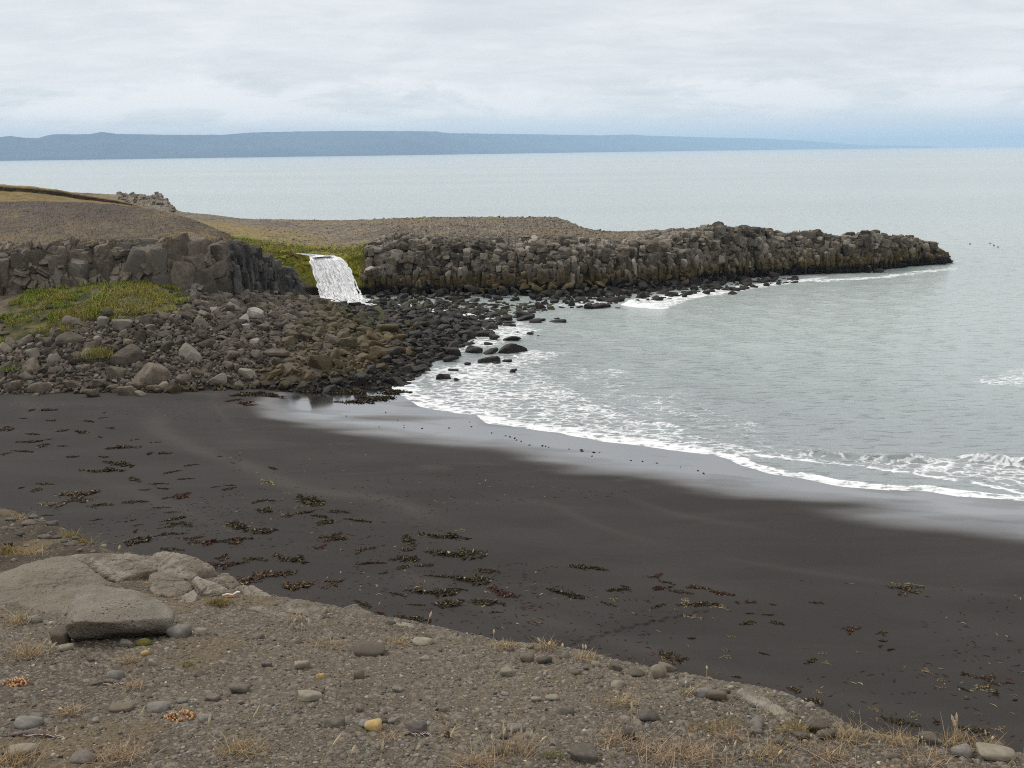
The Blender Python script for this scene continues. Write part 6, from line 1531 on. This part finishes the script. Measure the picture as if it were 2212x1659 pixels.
T = [(1112, 1632, 130, 170, .115, 'straw', .45, 'largest straw grass tuft with a fan of stalks at the bottom centre'), (262, 1640, 120, 330, .055, 'pink', .9, 'wide pinkish grass mound at the bottom left'), (520, 1622, 140, 380, .050, 'straw', .9, 'straw grass mound left of the bottom centre'), (1030, 1654, 120, 300, .055, 'pink', .9, 'grass mound at the bottom edge left of the largest tuft'),
     (475, 1306, 62, 240, .055, 'ochre', .6, 'round yellow grass cushion in front of the bedrock slabs'), (48, 1352, 62, 110, .085, 'straw', .8, 'reddish grass tuft left of the pitted boulder'), (62, 1420, 96, 150, .090, 'straw', .8, 'loose grass tuft at the left edge below the pitted boulder'), (25, 1650, 110, 240, .08, 'straw', .9, 'grass tuft in the bottom left corner'),
     (285, 1433, 60, 90, .05, 'pink', .9, 'thin pink grass patch below the pitted boulder'), (155, 1545, 60, 110, .04, 'pink', .9, 'small brown grass pad left of the succulent'), (290, 1490, 50, 90, .045, 'pink', .9, 'fuzzy grass pad at the white dried root'), (1340, 1605, 120, 180, .05, 'pink', 1.0, 'pink grass patch left of the pointed dark stone'), (1385, 1625, 90, 120, .05, 'pink', 1.0, 'pink grass patch right under the pointed dark stone'),
     (1480, 1640, 200, 420, .065, 'pink', 1.0, 'wide pink grass strip at the bottom right of centre'), (1545, 1578, 120, 220, .045, 'ochre', .8, 'ochre mossy grass patch under the slanting ledge'), (1580, 1600, 80, 100, .06, 'pink', .9, 'pink grass tuft below the ochre mossy patch'), (1660, 1640, 110, 150, .085, 'straw', .7, 'tall straw tuft at the bottom right'), (1790, 1640, 120, 160, .07, 'pink', .9, 'pink tuft at the bottom below the right end of the crest'),
     (1720, 1582, 90, 160, .05, 'ochre', .9, 'orange grass patch above the right cobbles'), (1840, 1600, 110, 220, .060, 'straw', .8, 'straw grass fringe on the crest right of the stacked stones'), (1930, 1612, 120, 220, .055, 'straw', .8, 'straw grass fringe between the stacked stones and tall stalks'), (2062, 1612, 86, 200, .070, 'straw', .7, 'straw tuft at the base of the tall white stalks'), (2135, 1622, 74, 150, .055, 'straw', .8, 'straw tuft right of the tall white stalks'),
     (1180, 1402, 60, 110, .055, 'straw', .8, 'thin straw tuft on the crest right of the bedrock knob'), (1095, 1402, 90, 150, .035, 'straw', .9, 'flat straw grass strip just right of the bedrock knob'), (1265, 1428, 60, 90, .05, 'straw', .9, 'thin straw tuft among the crest cobbles'), (1500, 1500, 80, 90, .04, 'straw', .9, 'thin grass between the bluish cobbles on the crest'), (1345, 1525, 80, 110, .06, 'straw', .9, 'brown grass tuft right of the dark rock in the gravel'),
     (110, 1300, 120, 170, .045, 'pink', .9, 'dry rusty grass along the foot of the bedrock hump'), (300, 1262, 100, 200, .025, 'pink', .9, 'rusty ground grass between the slabs'), (700, 1400, 80, 80, .045, 'straw', .9, 'sparse straw tuft in the upper middle gravel'), (860, 1395, 90, 90, .045, 'straw', .9, 'sparse straw tuft left of the bedrock knob'), (640, 1345, 60, 60, .05, 'straw', .9, 'thin straw tuft behind the buried ledge'),
     (20, 1185, 90, 180, .09, 'ochre', .7, 'yellow grass tuft on the far left hump'), (60, 1200, 70, 120, .09, 'straw', .7, 'pale grass tuft on the far left hump next to the bedrock'), (190, 1172, 60, 160, .09, 'ochre', .7, 'yellow grass clump hanging on the far left edge'), (160, 1150, 50, 110, .09, 'ochre', .7, 'bright grass clump near the top of the far left edge'), (40, 1118, 40, 90, .08, 'straw', .8, 'pale grass at the top of the far left hump'),
     (1195, 1636, 60, 120, .022, 'green', .9, 'small green sprig right of the largest grass tuft'), (405, 1440, 32, 70, .022, 'green', .9, 'small green sprig right of the moss cushion'), (185, 1340, 34, 60, .03, 'green', .8, 'small yellow green sprig at the left face of the pitted boulder'), (840, 1300 + 300, 60, 50, .06, 'pink', .9, 'sparse dry grass right of the yellow stone'), (2000, 1650, 130, 160, .05, 'pink', 1.0, 'pink grass at the bottom right corner')]
for q, (px, py, w_, n, L, kd, lean, l) in enumerate(T): tuft(px, py, w_, l, int(n * (.6 if L > .04 and py > 1560 else .9)), L, kd, lean, seed=1000 + q)
# thin dry grass everywhere between, uncountable
rt = []
rg = np.random.default_rng(717)
a_ = rg.uniform(-.58, .58, 24000); r_ = 2.4 + 10 * rg.uniform(size=24000) ** 1.3; x = r_ * np.sin(a_); y = r_ * np.cos(a_); s, _ = seg_dist((x, y), EDGE)
P2 = np.stack([x, y, 0 * x], -1)
m = (s > -.05) & (fbm(P2 * 1.9, 3, 980) + .25 * sstep(1.6, .2, s) + .22 * sstep(3.6, 2.6, r_) > .26); x, y = x[m][:6500], y[m][:6500]
RT = np.stack([x, y, fg_h(x, y)], -1); w_ = rg.uniform(size=(len(x), 1))
cc = np.where(w_ < .5, [[.32, .235, .13]], np.where(w_ < .85, [[.25, .16, .095]], [[.13, .115, .04]])) * rg.uniform(.65, 1.15, (len(x), 1))
link('dry_grass', blades('dry_grass', RT, .042, .0022, 1.1, cc, 77, M_BLADE, .7, 2), kind='stuff')

# seeding grass stalks: each a stem with its seed head
M_STRAW = NT('straw'); M_STRAW.bsdf(Base_Color=(.42, .32, .18, 1), Roughness=.8); M_STRAW = M_STRAW.m
M_SEED = NT('seed_head'); M_SEED.bsdf(Base_Color=(.56, .46, .30, 1), Roughness=.85); M_SEED = M_SEED.m
def tube(pts, rad, sides=5):
    pts = np.array(pts, float); n = len(pts); d = np.gradient(pts, axis=0); d /= np.linalg.norm(d, axis=1, keepdims=True)
    u_ = np.cross(d, [0.31, .2, .93]); u_ /= np.linalg.norm(u_, axis=1, keepdims=True); v_ = np.cross(d, u_)
    a = np.arange(sides) / sides * 2 * np.pi; rad = np.broadcast_to(rad, (n,))
    V = pts[:, None] + rad[:, None, None] * (np.cos(a)[None, :, None] * u_[:, None] + np.sin(a)[None, :, None] * v_[:, None])
    i = np.arange(n - 1)[:, None] * sides; j = np.arange(sides)[None]
    F = np.stack([i + j, i + (j + 1) % sides, i + sides + (j + 1) % sides, i + sides + j], -1).reshape(-1, 4)
    return V.reshape(-1, 3), F
ST = [(265, 1612, 312, 1527), (448, 1620, 455, 1542), (548, 1605, 561, 1524), (690, 1662, 735, 1588), (757, 1662, 767, 1610), (815, 1664, 828, 1600), (960, 1642, 983, 1570), (1062, 1392, 1067, 1360), (1166, 1410, 1162, 1378), (1182, 1412, 1188, 1386), (1214, 1416, 1216, 1390), (1258, 1426, 1259, 1392), (1263, 1426, 1265, 1393), (1066 + 460, 1468, 1527, 1438), (922, 1366, 932, 1322), (870, 1366, 876, 1346),
      (2060, 1612, 2056, 1545), (2066, 1610, 2066, 1541), (2063, 1610, 2063, 1556), (2128, 1618, 2128, 1577), (2138, 1620, 2145, 1590), (1993, 1614, 1992, 1590), (1884, 1600, 1884, 1573), (1722, 1582, 1730, 1555), (1318, 1650, 1312, 1612), (1752, 1608, 1752, 1612 - 26), (1365, 1580, 1365, 1508 + 8), (1568, 1565, 1572, 1540), (256, 1213, 259, 1178), (612, 1372, 640, 1335), (663, 1380, 668, 1338), (648, 1378, 652, 1345), (1480, 1500, 1482, 1470),
      (1096, 1620, 1088, 1563), (1112, 1618, 1105, 1568), (1124, 1618, 1127, 1570), (1136, 1622, 1150, 1578), (1080, 1624, 1062, 1588), (1145, 1626, 1180, 1590), (1090, 1622, 1092, 1572), (1542, 1650, 1526, 1610), (1560, 1650, 1568, 1612), (1580, 1648, 1590, 1600), (1794, 1668, 1786, 1615), (120, 1620, 122, 1570), (100, 1418, 108, 1385), (90, 1430, 122, 1388), (1660, 1655, 1690, 1620)]
lab = []; rg = np.random.default_rng(919)
for x0, y0, x1, y1 in ST:
    p = snap(on_fg(np.array([float(x0)]), np.array([float(y0)]))[0]); q = at_y(np.array([float(x1)]), np.array([float(y1)]), np.array([p[1] + .01]))[0] - p
    f = np.linspace(0, 1, 9)[:, None]; bend = rg.normal() * .05 * np.linalg.norm(q)
    pts = f * q + np.array([bend, bend * .5, 0]) * np.sin(np.pi * f) ; dist = np.linalg.norm(p - np.array([0, 0, CAM_Z])); th_ = .0011 * dist / 3.6
    o = link('grass_stalk', None, None, 'x', 'grass stalk', 'seeding grass stalks on the gravel shoulder', loc=p)
    V, F = tube(pts, th_ * np.linspace(1.1, .6, 9)); link('stem', mesh_np('stem', V, F, [M_STRAW], True), o)
    hd_ = np.linspace(.72, 1.04, 8)[:, None]; hp = hd_ * q + np.array([bend, bend * .5, 0]) * np.sin(np.pi * np.minimum(hd_, 1))
    V, F = tube(hp, th_ * 3.0 * np.array([.35, .8, 1, 1.05, .95, .8, .5, .1]) * rg.uniform(.8, 1.25), 6); V += rg.normal(0, th_ * .3, V.shape)
    link('seed_head', mesh_np('seed_head', V, F, [M_SEED], False), o)
    wx = word(x0, [300, 600, 700, 1010, 1160, 1300, 1600, 1900, 9999], ['at lower left', 'left of bottom centre', 'left middle gravel', 'near yellow stone', 'by largest tuft', 'on crest cobbles', 'right of largest tuft', 'right crest', 'tall group at right'])
    ln = word(math.hypot(x1 - x0, y1 - y0), [34, 60, 999], ['short', 'mid height', 'tall']); st = 'leaning' if abs(x1 - x0) > .3 * abs(y1 - y0) else 'upright'
    lab.append((o, '%s %s dry grass stalk, %s' % (ln, st, wx), x0, y0, ''))
settle(lab); lab = []

# succulents, moss, root, shells, dried weed
M_SUC = colour_mat('succulent_leaf', .45, spec=.4)
D, F = ico(2)
for px, py, wpx, l, seed in ((397, 1552, 74, 'clump of orange and cream tipped succulent rosettes in the gravel', 1), (36, 1480, 56, 'smaller orange succulent clump at the left edge', 2)):
    p = snap(on_fg(np.array([float(px)]), np.array([float(py)]))[0]); r_ = np.random.default_rng(seed); rad = wpx / FPX * np.linalg.norm(p - np.array([0, 0, CAM_Z])) * .5
    o = link('succulent', None, None, l, 'plant', 'orange succulents in the gravel', loc=p)
    VV, FF, CC, off = [], [], [], 0; sv, sf, so_ = [], [], 0
    for q in range(46):
        a, rr_ = r_.uniform(0, 6.28), rad * math.sqrt(r_.uniform()); c0 = np.array([math.cos(a) * rr_, math.sin(a) * rr_ * .55, r_.uniform(.010, .026)])
        tl = r_.normal(0, .45, 2); ax_ = np.array([tl[0], tl[1], 1.0]); ax_ /= np.linalg.norm(ax_); h_ = r_.uniform(.010, .017); w_ = r_.uniform(.0048, .0075)
        u1 = np.cross(ax_, [1, .1, 0]); u1 /= np.linalg.norm(u1); u2 = np.cross(ax_, u1)
        v = D[:, :1] * w_ * u1 + D[:, 1:2] * w_ * u2 + (D[:, 2:3] * h_) * ax_ + c0; v = v - (np.maximum(D[:, 2:3], 0) ** 2) * (D[:, :1] * u1 + D[:, 1:2] * u2) * w_ * .55
        tcol = np.clip((D[:, 2:3] + .7) / 1.5, 0, 1); base = np.array([.30, .085, .035]) if r_.uniform() < .6 else np.array([.16, .10, .03]); tip = np.array([.62, .42, .20]) if r_.uniform() < .75 else np.array([.50, .20, .10])
        VV.append(v); FF.append(F + off); CC.append(base * (1 - tcol) + tip * tcol); off += len(v)
        tv, tf = tube([[c0[0] * .6, c0[1] * .6, -.004], [c0[0] * .8, c0[1] * .8, c0[2] * .5], c0], .0014); sv.append(tv); sf.append(tf + so_); so_ += len(tv)
    link('leaves', mesh_np('leaves', np.concatenate(VV), np.concatenate(FF), [M_SUC], True, {'col': np.concatenate(CC)}), o)
    link('stems', mesh_np('stems', np.concatenate(sv), np.concatenate(sf), [M_SUC], True, {'col': np.tile([[.16, .05, .03]], (so_, 1))}), o)
p = snap(on_fg(np.array([308.]), np.array([1397.]))[0])
k = NT('moss_cushion'); n1 = k.noise(k.n('TexCoord').outputs['Object'], 90.0, 4, .7); n2 = k.noise(k.n('TexCoord').outputs['Object'], 14.0, 3)
k.bsdf(Base_Color=k.mix(k.ramp(n2, .4, .6), k.mix(n1, (.060, .045, .010), (.115, .088, .018)), (.125, .115, .016)), Roughness=1.0, Normal=k.bump(n1, .9, .01))
D5, F5 = ico(5); V = D5 * np.array([.055, .042, .030]) * (1 + .10 * fbm(D5 * 3, 4, 5) + .04 * fbm(D5 * 22, 2, 6))[:, None]
link('moss_cushion', mesh_np('moss_cushion', V, F5, [k.m], True), None, 'round olive moss cushion on the gravel in front of the pitted boulder', 'moss', loc=p + np.array([0, .02, .010]))
M_ROOT = NT('bleached_root'); M_ROOT.bsdf(Base_Color=(.50, .46, .42, 1), Roughness=.8); M_ROOT = M_ROOT.m
M_BARK = NT('dark_root'); M_BARK.bsdf(Base_Color=(.085, .055, .05, 1), Roughness=.9); M_BARK = M_BARK.m
def root_thing(px, py, w_, l, seed):
    p = snap(on_fg(np.array([float(px)]), np.array([float(py)]))[0]); r_ = np.random.default_rng(seed); s_ = w_ / FPX * np.linalg.norm(p - np.array([0, 0, CAM_Z])) * .5
    o = link('dried_root', None, None, l, 'root', loc=p)
    pts = [[-s_, 0, .008], [-s_ * .3, .01, .020], [s_ * .3, 0, .018], [s_ * .7, -.01, .008]]; V, F_ = tube(pts, [.004, .009, .008, .004], 8); V += r_.normal(0, .001, V.shape); link('bark', mesh_np('bark', V, F_, [M_BARK], True), o)
    VV, FF, off = [], [], 0
    for q in range(7):
        x0 = r_.uniform(-.5, .8) * s_; a = r_.uniform(-.6, .9); L = s_ * r_.uniform(.3, .6); pp = [np.array([x0, -.006, .020])]
        for st in range(5): pp.append(pp[-1] + np.array([math.cos(a) * L / 5, -.004, math.sin(a) * L / 5 * .6 - .002])); a += r_.normal() * .55
        pp = np.array(pp); pp[:, 2] = np.maximum(pp[:, 2], .004); V, F_ = tube(pp, np.linspace(.0022, .0009, 6), 5); VV.append(V); FF.append(F_ + off); off += len(V)
    link('rootlets', mesh_np('rootlets', np.concatenate(VV), np.concatenate(FF), [M_ROOT], True), o)
root_thing(240, 1482, 76, 'dried dark root with white forked rootlets left of centre', 3); root_thing(72, 1590, 110, 'dried dark root with fine pale rootlets at the lower left', 4); root_thing(905, 1578 + 8, 60, 'dark dried root beside the dried weed at the bottom', 8)
# bleached shells
p = snap(on_fg(np.array([498.]), np.array([1290.]))[0]); o = link('bleached_bone', None, None, 'bleached white bone with red stains lying by the bedrock slabs', 'bone', loc=p)
M_BONE = NT('bone'); M_BONE.bsdf(Base_Color=(.62, .56, .50, 1), Roughness=.6); M_BONE = M_BONE.m
M_STAIN = NT('red_stain'); M_STAIN.bsdf(Base_Color=(.26, .10, .06, 1), Roughness=.7); M_STAIN = M_STAIN.m
V, F_ = tube([[-.07, 0, .02], [-.03, .01, .028], [.02, 0, .024], [.06, .01, .045], [.085, 0, .05]], [.006, .010, .009, .014, .005], 8); link('shaft', mesh_np('shaft', V, F_, [M_BONE], True), o)
V, F_ = tube([[-.05, -.012, .012], [0, -.016, .014], [.05, -.012, .016]], [.004, .007, .004], 8); link('stained_shred', mesh_np('stained_shred', V, F_, [M_STAIN], True), o)
# dried weed stump
p = snap(on_fg(np.array([966.]), np.array([1590.]))[0]); o = link('dried_weed', None, None, 'dried brown weed stump with splayed leaves at the bottom centre', 'weed', loc=p); r_ = np.random.default_rng(17)
V, F_ = tube([[0, 0, 0], [.002, 0, .02], [.006, 0, .036]], [.014, .012, .005], 8); V += r_.normal(0, .0015, V.shape); link('stump', mesh_np('stump', V, F_, [M_BARK], True), o)
rt = r_.normal(0, .006, (26, 3)) * np.array([1, 1, .3]) + np.array([0, 0, .014]); link('leaves', blades('leaves', rt, .055, .006, 1.1, np.tile([[.27, .19, .095]], (26, 1)) * r_.uniform(.5, 1.2, (26, 1)), 6, M_BLADE, .6, 3), o)
